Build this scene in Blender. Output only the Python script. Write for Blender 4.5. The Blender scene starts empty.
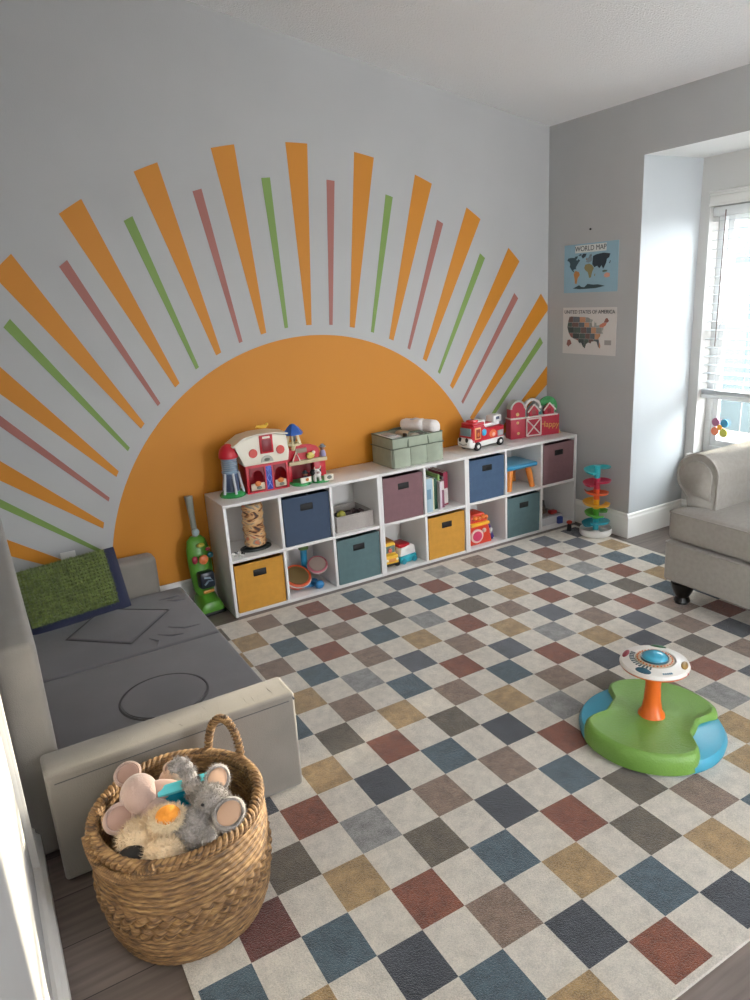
import bpy, bmesh, math, random
from mathutils import Vector, Matrix, Euler
random.seed(7)
PI = math.pi
sc = bpy.context.scene
COL = sc.collection

# ------------------------------------------------------------------ helpers
def lin(h):
    h = h.lstrip('#'); out = []
    for k in (0, 2, 4):
        c = int(h[k:k+2], 16) / 255
        out.append(c / 12.92 if c <= .04045 else ((c + .055) / 1.055) ** 2.4)
    return (*out, 1)

_m = {}
def mat(name, hexc, rough=.6, var=0, vscale=8, bump=0, bscale=60, metal=0, spec=.5, sheen=0, trans=0, dark=None, alpha=None):
    if name in _m: return _m[name]
    m = bpy.data.materials.new(name); m.use_nodes = True
    nt = m.node_tree; b = nt.nodes['Principled BSDF']
    c = lin(hexc)
    b.inputs['Base Color'].default_value = c
    b.inputs['Roughness'].default_value = rough
    b.inputs['Metallic'].default_value = metal
    b.inputs['Specular IOR Level'].default_value = spec
    if sheen: b.inputs['Sheen Weight'].default_value = sheen; b.inputs['Sheen Roughness'].default_value = .5
    if trans: b.inputs['Transmission Weight'].default_value = trans
    if alpha is not None: b.inputs['Alpha'].default_value = alpha
    tc = nt.nodes.new('ShaderNodeTexCoord')
    if var or dark:
        n = nt.nodes.new('ShaderNodeTexNoise'); n.inputs['Scale'].default_value = vscale; n.inputs['Detail'].default_value = 6
        nt.links.new(tc.outputs['Object'], n.inputs['Vector'])
        r = nt.nodes.new('ShaderNodeValToRGB')
        lo = lin(dark) if dark else tuple(x * (1 - var) for x in c[:3]) + (1,)
        hi = c if dark else tuple(min(1, x * (1 + var)) for x in c[:3]) + (1,)
        r.color_ramp.elements[0].position = .35; r.color_ramp.elements[1].position = .65
        r.color_ramp.elements[0].color = lo; r.color_ramp.elements[1].color = hi
        nt.links.new(n.outputs['Fac'], r.inputs['Fac']); nt.links.new(r.outputs['Color'], b.inputs['Base Color'])
    if bump:
        n2 = nt.nodes.new('ShaderNodeTexNoise'); n2.inputs['Scale'].default_value = bscale; n2.inputs['Detail'].default_value = 4
        nt.links.new(tc.outputs['Object'], n2.inputs['Vector'])
        bp = nt.nodes.new('ShaderNodeBump'); bp.inputs['Strength'].default_value = bump; bp.inputs['Distance'].default_value = .01
        nt.links.new(n2.outputs['Fac'], bp.inputs['Height']); nt.links.new(bp.outputs['Normal'], b.inputs['Normal'])
    _m[name] = m
    return m

def finish(name, bm, m, parent=None, smooth=40, loc=None, rot=None, mats=None):
    me = bpy.data.meshes.new(name)
    bmesh.ops.recalc_face_normals(bm, faces=bm.faces)
    bm.to_mesh(me); bm.free()
    if mats:
        for x in mats: me.materials.append(x)
    elif m: me.materials.append(m)
    if smooth:
        for p in me.polygons: p.use_smooth = True
        try: me.set_sharp_from_angle(angle=math.radians(smooth))
        except Exception: pass
    o = bpy.data.objects.new(name, me); COL.objects.link(o)
    if parent: o.parent = parent
    if loc: o.location = loc
    if rot: o.rotation_euler = rot
    return o

def tag(o, label=None, cat=None, group=None, kind=None):
    if label: o['label'] = label
    if cat: o['category'] = cat
    if group: o['group'] = group
    if kind: o['kind'] = kind
    return o

def thing(name, label, cat, loc=(0, 0, 0), rz=0, group=None):
    o = bpy.data.objects.new(name, None); COL.objects.link(o)
    o.empty_display_size = .05
    o.location = loc; o.rotation_euler = (0, 0, rz)
    return tag(o, label, cat, group)

def B(): return bmesh.new()

def box(bm, x0, x1, y0, y1, z0, z1, bev=0, seg=2, M=None, mi=0):
    r = bmesh.ops.create_cube(bm, size=1)
    vs = r['verts']
    for v in vs:
        v.co = Vector(((x0+x1)/2 + v.co.x*(x1-x0), (y0+y1)/2 + v.co.y*(y1-y0), (z0+z1)/2 + v.co.z*(z1-z0)))
    fs = set(f for v in vs for f in v.link_faces)
    for f in fs: f.material_index = mi
    if bev:
        es = list(set(e for v in vs for e in v.link_edges))
        g = bmesh.ops.bevel(bm, geom=es, offset=bev, segments=seg, profile=.5, affect='EDGES')
        vs = list(set(list(g['verts']) + [v for v in vs if v.is_valid]))
        for f in g['faces']: f.material_index = mi
    if M:
        for v in vs: v.co = M @ v.co
    return vs

def lathe(bm, prof, seg=32, M=None, c=(0, 0, 0), sx=1, sy=1, a0=0, a1=2*PI, mi=0):
    full = abs(a1 - a0 - 2*PI) < 1e-6
    n = seg if full else seg + 1
    rings = []
    for (r, z) in prof:
        ring = []
        for k in range(n):
            a = a0 + (a1-a0) * k / seg
            co = Vector((c[0] + r*math.cos(a)*sx, c[1] + r*math.sin(a)*sy, c[2] + z))
            ring.append(bm.verts.new(M @ co if M else co))
        rings.append(ring)
    for i in range(len(rings)-1):
        for k in range(seg):
            k2 = (k+1) % n
            try:
                f = bm.faces.new((rings[i][k], rings[i][k2], rings[i+1][k2], rings[i+1][k])); f.material_index = mi
            except ValueError: pass
    for ring, (r, z) in ((rings[0], prof[0]), (rings[-1], prof[-1])):
        if r > 1e-5 and full:
            try: f = bm.faces.new(ring); f.material_index = mi
            except ValueError: pass
    bmesh.ops.remove_doubles(bm, verts=[v for rr in rings for v in rr], dist=1e-5)

def ball(bm, c, r, M=None, u=20, v=12, rot=None):
    if not hasattr(r, '__len__'): r = (r, r, r)
    g = bmesh.ops.create_uvsphere(bm, u_segments=u, v_segments=v, radius=1)
    R = (Euler(rot).to_matrix() if rot else Matrix.Identity(3))
    for x in g['verts']:
        co = R @ Vector((x.co.x*r[0], x.co.y*r[1], x.co.z*r[2])) + Vector(c)
        x.co = M @ co if M else co
    return g['verts']

def tube(bm, pts, r, seg=10, closed=False, M=None, flat=None):
    pts = [Vector(p) for p in pts]; n = len(pts)
    rs = r if hasattr(r, '__len__') else [r]*n
    rings = []; up = None
    for i, p in enumerate(pts):
        if closed: t = pts[(i+1) % n] - pts[i-1]
        else: t = pts[min(i+1, n-1)] - pts[max(i-1, 0)]
        t.normalize()
        if up is None:
            up = Vector((0, 0, 1)) if abs(t.z) < .9 else Vector((1, 0, 0))
        a = up - t*up.dot(t)
        if a.length < 1e-6: a = t.orthogonal()
        a.normalize(); up = a; b = t.cross(a)
        ring = []
        for k in range(seg):
            an = 2*PI*k/seg
            co = p + (a*math.cos(an) + b*math.sin(an)*(flat or 1))*rs[i]
            ring.append(bm.verts.new(M @ co if M else co))
        rings.append(ring)
    m = n if closed else n-1
    for i in range(m):
        r0, r1 = rings[i], rings[(i+1) % n]
        for k in range(seg):
            bm.faces.new((r0[k], r0[(k+1) % seg], r1[(k+1) % seg], r1[k]))
    if not closed:
        bm.faces.new(rings[0]); bm.faces.new(rings[-1])

def prism(bm, poly, d0, d1, axis='y', M=None, mi=0, bev=0):
    """poly: 2D points. axis y -> poly is (x,z), extruded in y"""
    def mk(p, d):
        if axis == 'y': co = Vector((p[0], d, p[1]))
        elif axis == 'x': co = Vector((d, p[0], p[1]))
        else: co = Vector((p[0], p[1], d))
        return co
    a = [bm.verts.new(mk(p, d0)) for p in poly]; b = [bm.verts.new(mk(p, d1)) for p in poly]
    n = len(poly); fs = []
    fs.append(bm.faces.new(a)); fs.append(bm.faces.new(b))
    for i in range(n):
        fs.append(bm.faces.new((a[i], a[(i+1) % n], b[(i+1) % n], b[i])))
    for f in fs: f.material_index = mi
    vs = a + b
    if bev:
        es = [e for e in set(e for v in vs for e in v.link_edges)]
        g = bmesh.ops.bevel(bm, geom=es, offset=bev, segments=2, profile=.5, affect='EDGES')
        vs = list(set(list(g['verts']) + [v for v in vs if v.is_valid]))
    if M:
        for v in vs: v.co = M @ v.co
    return vs

def clip(poly, axis, lim, keep_less):
    out = []
    def ins(p): return p[axis] <= lim if keep_less else p[axis] >= lim
    for i in range(len(poly)):
        a, b = poly[i-1], poly[i]
        if ins(a) != ins(b):
            t = (lim - a[axis]) / (b[axis] - a[axis])
            out.append((a[0] + t*(b[0]-a[0]), a[1] + t*(b[1]-a[1])))
        if ins(b): out.append(b)
    return out

def bx(name, m, parent, *a, bev=0, **k):
    bm = B(); box(bm, *a, bev=bev, **k); return finish(name, bm, m, parent)
def bl(name, m, parent, c, r, rot=None):
    bm = B(); ball(bm, c, r, rot=rot); return finish(name, bm, m, parent)
def tb(name, m, parent, pts, r, **k):
    bm = B(); tube(bm, pts, r, **k); return finish(name, bm, m, parent)
def lt(name, m, parent, prof, seg=32, **k):
    bm = B(); lathe(bm, prof, seg, **k); return finish(name, bm, m, parent)
def pm(name, m, parent, poly, d0, d1, axis='y', **k):
    bm = B(); prism(bm, poly, d0, d1, axis, **k); return finish(name, bm, m, parent, smooth=30)

def arc(cx, cy, r, a0, a1, n):
    return [(cx + r*math.cos(math.radians(a0 + (a1-a0)*k/n)), cy + r*math.sin(math.radians(a0 + (a1-a0)*k/n))) for k in range(n+1)]

def text(name, body, size, m, parent, loc, rot, extrude=.0006, align='CENTER'):
    cu = bpy.data.curves.new(name, 'FONT'); cu.body = body; cu.size = size; cu.extrude = extrude
    cu.align_x = align; cu.align_y = 'CENTER'; cu.materials.append(m)
    tmp = bpy.data.objects.new(name, cu)
    COL.objects.link(tmp)
    me = bpy.data.meshes.new_from_object(tmp)
    bpy.data.objects.remove(tmp); bpy.data.curves.remove(cu)
    o = bpy.data.objects.new(name, me); COL.objects.link(o)
    o.parent = parent; o.location = loc; o.rotation_euler = rot
    return o

# ------------------------------------------------------------------ materials
M_wall = mat('wall_paint', '#afafae', .75, var=.02, vscale=3, bump=.08, bscale=220)
M_ceil = mat('ceiling_texture', '#f3f3f3', .95, bump=.8, bscale=130)
M_trimw = mat('trim_white', '#e6e4df', .4)
M_white = mat('laminate_white', '#dedbd8', .35, var=.015, vscale=2)
M_dark = mat('black_plastic', '#0c0c0d', .5)
M_glass = None

# ------------------------------------------------------------------ room constants (metres)
YW = .317          # mural wall
XC = 2.45          # right wall
CZ, SL = 2.502, .183
XB, YB, ZB = 2.953, -.417, 2.216   # window bay
XL = -1.085
YE = -5.6          # rear end of the modelled room
def ceil_z(x): return CZ + SL*(XC-x)

# floor: grey brown planks running along the mural wall
def floor_mat():
    m = bpy.data.materials.new('plank_floor'); m.use_nodes = True
    nt = m.node_tree; b = nt.nodes['Principled BSDF']; L = nt.links.new
    tc = nt.nodes.new('ShaderNodeTexCoord')
    mp = nt.nodes.new('ShaderNodeMapping'); mp.inputs['Rotation'].default_value = (0, 0, 0)
    L(tc.outputs['Object'], mp.inputs['Vector'])
    br = nt.nodes.new('ShaderNodeTexBrick'); br.inputs['Scale'].default_value = 1
    br.inputs['Brick Width'].default_value = 1.2; br.inputs['Row Height'].default_value = .18
    br.inputs['Mortar Size'].default_value = .0015; br.inputs['Mortar'].default_value = lin('#2a2522')
    br.inputs['Color1'].default_value = lin('#776b64'); br.inputs['Color2'].default_value = lin('#60564f')
    br.inputs['Bias'].default_value = -.1
    L(mp.outputs[0], br.inputs['Vector'])
    mp2 = nt.nodes.new('ShaderNodeMapping'); mp2.inputs['Scale'].default_value = (1.5, 22, 1)
    L(tc.outputs['Object'], mp2.inputs['Vector'])
    n = nt.nodes.new('ShaderNodeTexNoise'); n.inputs['Scale'].default_value = 2.5; n.inputs['Detail'].default_value = 8
    L(mp2.outputs[0], n.inputs['Vector'])
    mr = nt.nodes.new('ShaderNodeMapRange'); mr.inputs[1].default_value = .3; mr.inputs[2].default_value = .7; mr.inputs[3].default_value = .72; mr.inputs[4].default_value = 1.15
    L(n.outputs['Fac'], mr.inputs[0])
    mx = nt.nodes.new('ShaderNodeMix'); mx.data_type = 'RGBA'; mx.blend_type = 'MULTIPLY'; mx.inputs[0].default_value = 1
    L(br.outputs['Color'], mx.inputs[6]); L(mr.outputs[0], mx.inputs[7]); L(mx.outputs[2], b.inputs['Base Color'])
    b.inputs['Roughness'].default_value = .42
    return m

bm = B(); box(bm, XL-1.3, XB+.05, YE, YW+.05, -.06, 0)
tag(finish('floor', bm, floor_mat(), smooth=0), kind='structure')
# mural wall
bm = B(); prism(bm, [(-2.4, -.06), (XC+.1, -.06), (XC+.1, ceil_z(XC+.1)+.02), (-2.4, ceil_z(-2.4)+.02)], YW, YW+.12, 'y')
tag(finish('wall_back', bm, M_wall, smooth=0), kind='structure')
# right wall with opening to the bay
bm = B()
box(bm, XC, XC+.12, YB+.1, YW, 0, CZ+.02); box(bm, XC, XC+.004, YB, YB+.1, 0, ZB+.08); box(bm, XC, XC+.12, YB, YB+.1, ZB+.08, CZ+.02)
box(bm, XC, XC+.12, YE, YB, ZB+.08, CZ+.02); box(bm, XC, XC+.004, YE, YB, ZB, ZB+.08)
box(bm, XC, XC+.12, YE, -3.35, 0, ZB)
tag(finish('wall_right', bm, M_wall, smooth=0), kind='structure')
bm = B(); box(bm, XC+.004, XB+.15, YB, YB+.1, 0, ZB)
M_jamb = mat('jamb_white', '#b4b8ba', .6)
tag(finish('wall_bay_left', bm, M_jamb, smooth=0), kind='structure')
bm = B(); box(bm, XC+.12, XB+.15, -3.45, -3.35, 0, ZB)
tag(finish('wall_bay_right', bm, M_wall, smooth=0), kind='structure')
bm = B(); box(bm, XC+.004, XB+.15, -3.45, YB+.1, ZB, ZB+.08)
tag(finish('ceiling_bay', bm, mat('bay_ceiling_paint', '#e8e8e6', .8), smooth=0), kind='structure')
# bay window wall with two window openings
W1 = (-1.50, -.482); W2 = (-2.72, -1.66); WZ = (.476, 1.945)
bm = B()
box(bm, XB, XB+.15, -3.35, YB, 0, WZ[0]); box(bm, XB, XB+.15, -3.35, YB, WZ[1], ZB)
box(bm, XB, XB+.15, W1[1], YB, *WZ); box(bm, XB, XB+.15, W2[1], W1[0], *WZ); box(bm, XB, XB+.15, -3.35, W2[0], *WZ)
tag(finish('wall_bay_window', bm, mat('bay_wall_paint', '#c6c4c0', .7), smooth=0), kind='structure')
# ceiling, rising away from the window side
bm = B(); prism(bm, [(-2.4, ceil_z(-2.4)), (XC+.12, ceil_z(XC+.12)), (XC+.12, ceil_z(XC+.12)+.1), (-2.4, ceil_z(-2.4)+.1)], YE, YW+.1, 'y')
tag(finish('ceiling', bm, M_ceil, smooth=0), kind='structure')
# left wall: ends at a cased opening beside the couch back
bm = B()
box(bm, XL-.12, XL, -4.3, -1.30, 0, 3.2)
tag(finish('wall_left', bm, M_wall, smooth=0), kind='structure')
bm = B(); box(bm, XL-1.0, XL-.9, -4.3, YW, 0, 3.3); box(bm, XL-.9, XL-.12, -1.45, -1.33, 0, 3.25)
tag(finish('wall_hall', bm, M_wall, smooth=0), kind='structure')
bm = B(); box(bm, XL-1.0, 1.4, YE-.12, YE, 0, 3.3); box(bm, 2.0, XB+.15, YE-.12, YE, 0, 3.3); box(bm, 1.4, 2.0, YE-.12, YE, 2.1, 3.3)  # unseen rear wall, its opening added and sized for fill light
tag(finish('wall_front', bm, M_wall, smooth=0), kind='structure')
bm = B(); box(bm, XL-.9, XL-.12, YE, -4.3, 0, .001); 
bm.free()
# casing around that opening
bm = B()
box(bm, XL-.001, XL+.012, -1.44, -1.302, 0, 2.2, bev=.002)
box(bm, XL+.010, XL+.019, -1.44, -1.418, .0, 2.2, bev=.002)
box(bm, XL+.010, XL+.015, -1.405, -1.39, .0, 2.2, bev=.002)
tag(finish('trim_1', bm, M_trimw), kind='structure')

# baseboards (profiled)
def baseboard(name, x0, y0, x1, y1, inward, h=.15, t=.015):
    d = Vector((x1-x0, y1-y0, 0)); L_ = d.length; d.normalize(); n = Vector(inward)
    prof = [(0, 0), (t, 0), (t, h-.03), (t*.65, h-.018), (t*.65, h-.006), (t*.3, h), (0, h)]
    bm = B(); va = []; vb = []
    for (a, z) in prof:
        va.append(bm.verts.new((x0+n.x*a, y0+n.y*a, z))); vb.append(bm.verts.new((x1+n.x*a, y1+n.y*a, z)))
    bm.faces.new(va); bm.faces.new(vb)
    for i in range(len(prof)): bm.faces.new((va[i], va[(i+1) % 7], vb[(i+1) % 7], vb[i]))
    return tag(finish(name, bm, M_trimw, smooth=20), kind='structure')
baseboard('baseboard_back', -1.8, YW, XC, YW, (0, -1, 0))
baseboard('baseboard_right', XC, YW, XC, YB, (-1, 0, 0), h=.158)
baseboard('baseboard_bay_left', XC-.015, YB, XB, YB, (0, -1, 0), h=.158)
baseboard('baseboard_bay_window', XB, YB, XB, -3.35, (-1, 0, 0), h=.158)
baseboard('baseboard_left', XL+.0002, -1.14, XL+.0002, -4.2, (1, 0, 0), h=.13, t=.031)

# ------------------------------------------------------------------ windows
M_vinyl = mat('window_vinyl', '#eef0f0', .3)
def glass_mat():
    m = bpy.data.materials.new('window_glass'); m.use_nodes = True
    nt = m.node_tree; nt.nodes.remove(nt.nodes['Principled BSDF'])
    t = nt.nodes.new('ShaderNodeBsdfTransparent'); g = nt.nodes.new('ShaderNodeBsdfGlossy'); g.inputs['Roughness'].default_value = .02
    mx = nt.nodes.new('ShaderNodeMixShader'); mx.inputs[0].default_value = .06
    t.inputs[0].default_value = (.96, .98, .98, 1)
    nt.links.new(t.outputs[0], mx.inputs[1]); nt.links.new(g.outputs[0], mx.inputs[2])
    nt.links.new(mx.outputs[0], nt.nodes['Material Output'].inputs[0])
    return m
M_glass = glass_mat()
def window(name, y0, y1):
    r = bpy.data.objects.new(name, None); COL.objects.link(r); r.location = (XB+.09, (y0+y1)/2, WZ[0]); r['kind'] = 'structure'
    hw = (y1-y0)/2; H = WZ[1]-WZ[0]
    bm = B()
    for a in ((-hw, -hw+.045, 0, H), (hw-.045, hw, 0, H)): box(bm, 0, .055, a[0], a[1], a[2], a[3], bev=.004)
    box(bm, .001, .054, -hw+.04, hw-.04, 0, .045, bev=.004); box(bm, .001, .054, -hw+.04, hw-.04, H-.045, H, bev=.004)
    finish('window_frame', bm, M_vinyl, r)
    zs = H*.53
    for (nm, z0, z1, xx) in (('lower_sash', .046, zs+.02, .004), ('upper_sash', zs-.02, H-.046, .029)):
        bm = B(); s = .04
        box(bm, xx, xx+.024, -hw+.046, -hw+.046+s, z0, z1, bev=.003); box(bm, xx, xx+.024, hw-.046-s, hw-.046, z0, z1, bev=.003)
        box(bm, xx+.001, xx+.023, -hw+.08, hw-.08, z0, z0+s, bev=.003); box(bm, xx+.001, xx+.023, -hw+.08, hw-.08, z1-s, z1, bev=.003)
        sash = finish(nm, bm, M_vinyl, r)
        bm = B(); box(bm, xx+.009, xx+.014, -hw+.08, hw-.08, z0+s-.005, z1-s+.005)
        finish('pane', bm, M_glass, sash, smooth=0)
    return r
window('window_1', *W1); window('window_added', *W2)  # second window is out of view, added to let light in
# sill and head casing
bm = B(); box(bm, XB-.035, XB+.09, W1[0]-.03, W1[1]+.03, WZ[0]-.025, WZ[0], bev=.005)
tag(finish('trim_2', bm, M_trimw), kind='structure')
bm = B()
for (t, z0, z1) in ((.012, 1.945, 1.958), (.006, 1.958, 2.0), (.012, 2.0, 2.014), (.018, 2.014, 2.026)):
    box(bm, XB-t, XB, W1[0]-.02, W1[1]+.002, z0, z1, bev=.003)
tag(finish('trim_3', bm, M_trimw), kind='structure')
bm = B()
for (t, z0, z1) in ((.028, 1.945, 1.962), (.014, 1.962, 2.005), (.024, 2.005, 2.022), (.034, 2.022, 2.036)):
    box(bm, XB-t, XB, W2[0]-.02, W2[1]+.02, z0, z1, bev=.003)
tag(finish('trim_4', bm, M_trimw), kind='structure')

# blinds: wide slats, raised to the lower sash
def blind(y0, y1, label, seen, tilt=-3):
    t = thing('window_blind', label, 'blind', (XB+.052, (y0+y1)/2, 1.94))
    hw = (y1-y0)/2 - .006
    M_slat = mat('blind_slat', '#d5d9dc', .45)
    bm = B(); box(bm, -.03, .03, -hw, hw, -.05, 0, bev=.004); finish('head_rail', bm, M_vinyl, t)
    z = -.075; slat0 = None
    n = 0
    while z > -1.04:
        bm = B(); Mx = Matrix.Translation((0, 0, z)) @ Matrix.Rotation(math.radians(tilt), 4, 'Y')
        box(bm, -.025, .025, -hw, hw, -.0014, .0014, M=Mx)
        finish('slat', bm, M_slat, t, smooth=0); z -= .052; n += 1
    for k in range(5):
        bm = B(); box(bm, -.025, .025, -hw, hw, z+.002, z+.005); finish('slat', bm, M_slat, t, smooth=0); z -= .005
    bm = B(); box(bm, -.026, .026, -hw, hw, z-.022, z+.002, bev=.004); finish('bottom_rail', bm, M_vinyl, t)
    for yy in (-hw+.1, 0, hw-.1):
        bm = B()
        for xx in (-.028, .028): tube(bm, [(xx, yy, -.05), (xx, yy, z)], .0012, 6)
        finish('ladder_cord', bm, M_vinyl, t)
    if seen:
        tb('tilt_wand', mat('wand_wood', '#6b5a54', .5), t, [(-.036, hw-.085, -.02), (-.038, hw-.08, -.79)], .003, seg=8)
    return t
blind(*W1, 'white slatted blind with thin wand, pulled down over bay window behind grey armchair', True)
blind(*W2, 'white slatted blind on the added unseen bay window, closed to cut light', False, 80)  # unseen blind, slats turned closed to cut this window's light

# sun catcher on the lower pane
t = thing('window_sticker', 'flower shaped sun catcher with four coloured round petals on window pane', 'window sticker', (XB+.088, -.592, .645))
for nm, c, dy, dz in (('petal', '#a0607e', .030, .030), ('petal', '#3a93b8', -.030, .028), ('petal', '#d9784f', .031, -.028), ('petal', '#b5b548', -.028, -.032)):
    bm = B(); prism(bm, arc(dy, dz, .026, 0, 345, 23), 0, .003, 'x'); tag(finish(nm, bm, mat('petal'+c, c, .4), t), label={'#a0607e': 'plum petal', '#3a93b8': 'blue petal', '#d9784f': 'coral petal', '#b5b548': 'yellow green petal'}[c])
bm = B(); prism(bm, arc(0, 0, .017, 0, 345, 23), -.0005, .0035, 'x'); finish('flower_centre', bm, mat('petal_c', '#e89a1e', .4), t)

# ------------------------------------------------------------------ outside
bm = B(); box(bm, XB+.6, 30, -20, 16, -.5, -.35)
tag(finish('driveway', bm, mat('paving', '#6a5f58', .9, var=.15, vscale=1.2), smooth=0), kind='structure', label='sunlit paving outside the bay window')
t = thing('sun_block_fence', 'grey board fence added beyond the paving to block low sun', 'fence', (7.0, 2.0, -.35))  # fence added to keep low sun off the rug
bm = B()
for k in range(56): box(bm, 0, .02, -8+k*.29, -8+k*.29+.27, .05, 2.0)
finish('fence_boards', bm, mat('fence_paint', '#414c4e', .8), t, smooth=0)
bx('fence_rail', mat('fence_paint', '#414c4e', .8), t, .02, .06, -8, 8.2, .4, .5); bx('fence_rail', mat('fence_paint', '#414c4e', .8), t, .02, .06, -8, 8.2, 1.6, 1.7)
for k in range(8): bx('fence_post', mat('fence_paint', '#414c4e', .8), t, .06, .15, -8+k*2.3, -7.9+k*2.3, 0, 2.05)
t = thing('neighbour_house', 'blue-grey house seen through the window blinds', 'house', (12, 8.5, -.35))
bx('house_wall', mat('siding', '#3a4c55', .8, bump=.3, bscale=10), t, 0, 5, -6, 6, 0, 5.2)
pm('roof', mat('shingle', '#2e3336', .9), t, [(-6.4, 5.2), (6.4, 5.2), (0, 7.6)], -.4, 5.4, 'x')
for yy in (-3.6, -.4, 3.0):
    w = bx('window', M_vinyl, t, -.06, .02, yy-.6, yy+.6, 1.4, 3.0); bx('pane', mat('dark_pane', '#1d2a31', .2), w, -.08, -.05, yy-.5, yy+.5, 1.5, 2.9)
for k, (xx, yy, rr) in enumerate(((6.1, .2, .5), (5.9, 2.4, .6), (6.0, -2.2, .55))):
    t = thing('garden_shrub', ['low green shrub outside nearest the window', 'larger green shrub by the neighbouring house', 'green shrub outside behind the sofa end'][k], 'shrub', (xx, yy, -.35))
    bm = B()
    for q in range(40):
        a = random.uniform(0, 2*PI); rr2 = rr*random.uniform(.2, .9)
        ball(bm, (rr2*math.cos(a), rr2*math.sin(a), random.uniform(.15, rr*1.3)), random.uniform(.12, .22), u=8, v=6)
    finish('foliage', bm, mat('leaf', '#34492a', .8, var=.3), t)

# ------------------------------------------------------------------ sun mural
CX, CZM = .683, .1735
mur = thing('sun_mural', 'half sun mural with orange, green and terracotta rays painted across the back wall', 'wall mural', (0, YW, 0))
M_or = mat('mural_orange', '#bf7a12', .6, var=.01, vscale=3)
M_gr = mat('mural_green', '#738f45', .6); M_rd = mat('mural_terracotta', '#9a6056', .6)
def clipm(p):
    p = clip(p, 0, XC-.001, True); p = clip(p, 0, -1.7, False); p = clip(p, 1, .152, False); return p
def ray(k, half_o, half_i, Ro, m, nm):
    ao = 89.2 + 10.55*k; ai = 89.2 + 12.3*k; Ri = 1.258
    P = []
    for a, r in ((ai+half_i, Ri), (ao+half_o, Ro)): P.append((CX + r*math.cos(math.radians(a)), CZM + r*math.sin(math.radians(a))))
    P += arc(CX, CZM, Ro, ao+half_o, ao-half_o, 6)[1:]
    P.append((CX + Ri*math.cos(math.radians(ai-half_i)), CZM + Ri*math.sin(math.radians(ai-half_i))))
    P = clipm(P)
    if len(P) < 3: return
    bm = B(); prism(bm, P, -.0016, 0, 'y'); finish(nm, bm, m, mur, smooth=0)
P = clipm(arc(CX, CZM, 1.203, 0, 180, 120) + [(CX-1.203, .1)] + [(CX+1.203, .1)])
bm = B(); prism(bm, P, -.0016, 0, 'y'); tag(finish('sun_disc', bm, M_or, mur, smooth=0), label='plain orange half disc')
for k in range(-6, 8): ray(k, 1.62, .72, 2.166, M_or, 'orange_ray')
for k in range(-6, 7):
    g = (k % 2 == 0)
    ray(k+.5, .68, .46, 2.003, M_gr if g else M_rd, 'green_ray' if g else 'terracotta_ray')

# wall outlet
t = tag(bx('wall_outlet', M_trimw, None, -.742, -.672, YW-.006, YW-.0012, .33, .447, bev=.002), 'white outlet cover peeking over the green pillow', 'outlet')

# ------------------------------------------------------------------ posters
def poly_obj(name, pts, m, parent, w, h, y=-.0008, th=.0008):
    bm = B(); prism(bm, [((p[0]-.5)*w, (p[1]-.5)*h) for p in pts], -.0006, .0, 'y'); o = finish(name, bm, m, parent, smooth=0); o.location = (0, y, 0); return o
RX = (0, 0, -PI/2)   # local +x -> world -y, local -y -> world -x
pw, ph = .434, .288
t = thing('world_map_poster', 'pale blue world map poster with dark blue continents taped on grey wall', 'poster', (XC-.0012, -.048, 1.648), -PI/2)
bx('paper', mat('map_blue', '#8fb0bf', .7, var=.04, vscale=6), t, -pw/2, pw/2, -.001, .001, -ph/2, ph/2)
cont = {
 'north_america': ('#3a5159', [(.11,.60),(.12,.66),(.10,.71),(.06,.74),(.08,.79),(.14,.80),(.20,.79),(.22,.82),(.27,.82),(.25,.77),(.23,.74),(.26,.73),(.28,.76),(.31,.72),(.28,.68),(.26,.64),(.24,.60),(.23,.56),(.24,.53),(.21,.54),(.18,.52),(.20,.48),(.22,.46),(.18,.48),(.15,.52),(.13,.56)]),
 'canada_islands': ('#4a6068', [(.27,.83),(.31,.87),(.34,.86),(.32,.82)]),
 'scandinavia': ('#6b777c', [(.47,.76),(.49,.83),(.52,.85),(.53,.80),(.50,.76)]),
 'britain': ('#8a6a5a', [(.42,.73),(.43,.77),(.445,.75),(.44,.72)]),
 'japan': ('#4a5a62', [(.84,.62),(.86,.68),(.87,.66),(.855,.61)]),
 'indonesia': ('#5a6a5c', [(.72,.46),(.76,.48),(.82,.47),(.80,.44),(.74,.43)]),
 'madagascar': ('#8a7f55', [(.58,.38),(.595,.42),(.60,.38),(.585,.35)]),
 'greenland': ('#2c3b42', [(.36,.76),(.33,.82),(.37,.87),(.43,.86),(.41,.80)]),
 'south_america': ('#c98c52', [(.22,.50),(.29,.47),(.31,.40),(.27,.33),(.25,.20),(.22,.21),(.21,.32),(.19,.42)]),
 'europe': ('#7d8a92', [(.42,.68),(.45,.76),(.50,.80),(.54,.76),(.53,.69),(.47,.66)]),
 'africa': ('#8a7f55', [(.41,.62),(.48,.64),(.54,.60),(.57,.53),(.54,.45),(.52,.33),(.49,.32),(.46,.45),(.41,.50),(.39,.55)]),
 'asia': ('#24323c', [(.54,.62),(.55,.80),(.62,.83),(.74,.85),(.86,.82),(.84,.74),(.80,.71),(.79,.63),(.76,.55),(.74,.50),(.71,.58),(.67,.52),(.63,.58),(.58,.55)]),
 'australia': ('#d39a86', [(.76,.38),(.80,.42),(.86,.40),(.86,.33),(.80,.31),(.76,.33)]),
 'antarctica': ('#33474a', [(.18,.10),(.30,.17),(.34,.13),(.40,.12),(.46,.19),(.56,.17),(.66,.17),(.78,.13),(.62,.09),(.42,.08),(.30,.08)]),
}
for nm, (c, pts) in cont.items(): poly_obj(nm, [(x_, y_*.92) for x_, y_ in pts], mat('ink'+c, c, .7), t, pw, ph, y=-.0012)
bx('title_banner', mat('map_cream', '#cfd2cc', .7), t, -.125, .125, -.0017, -.0011, .092, .136)
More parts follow.
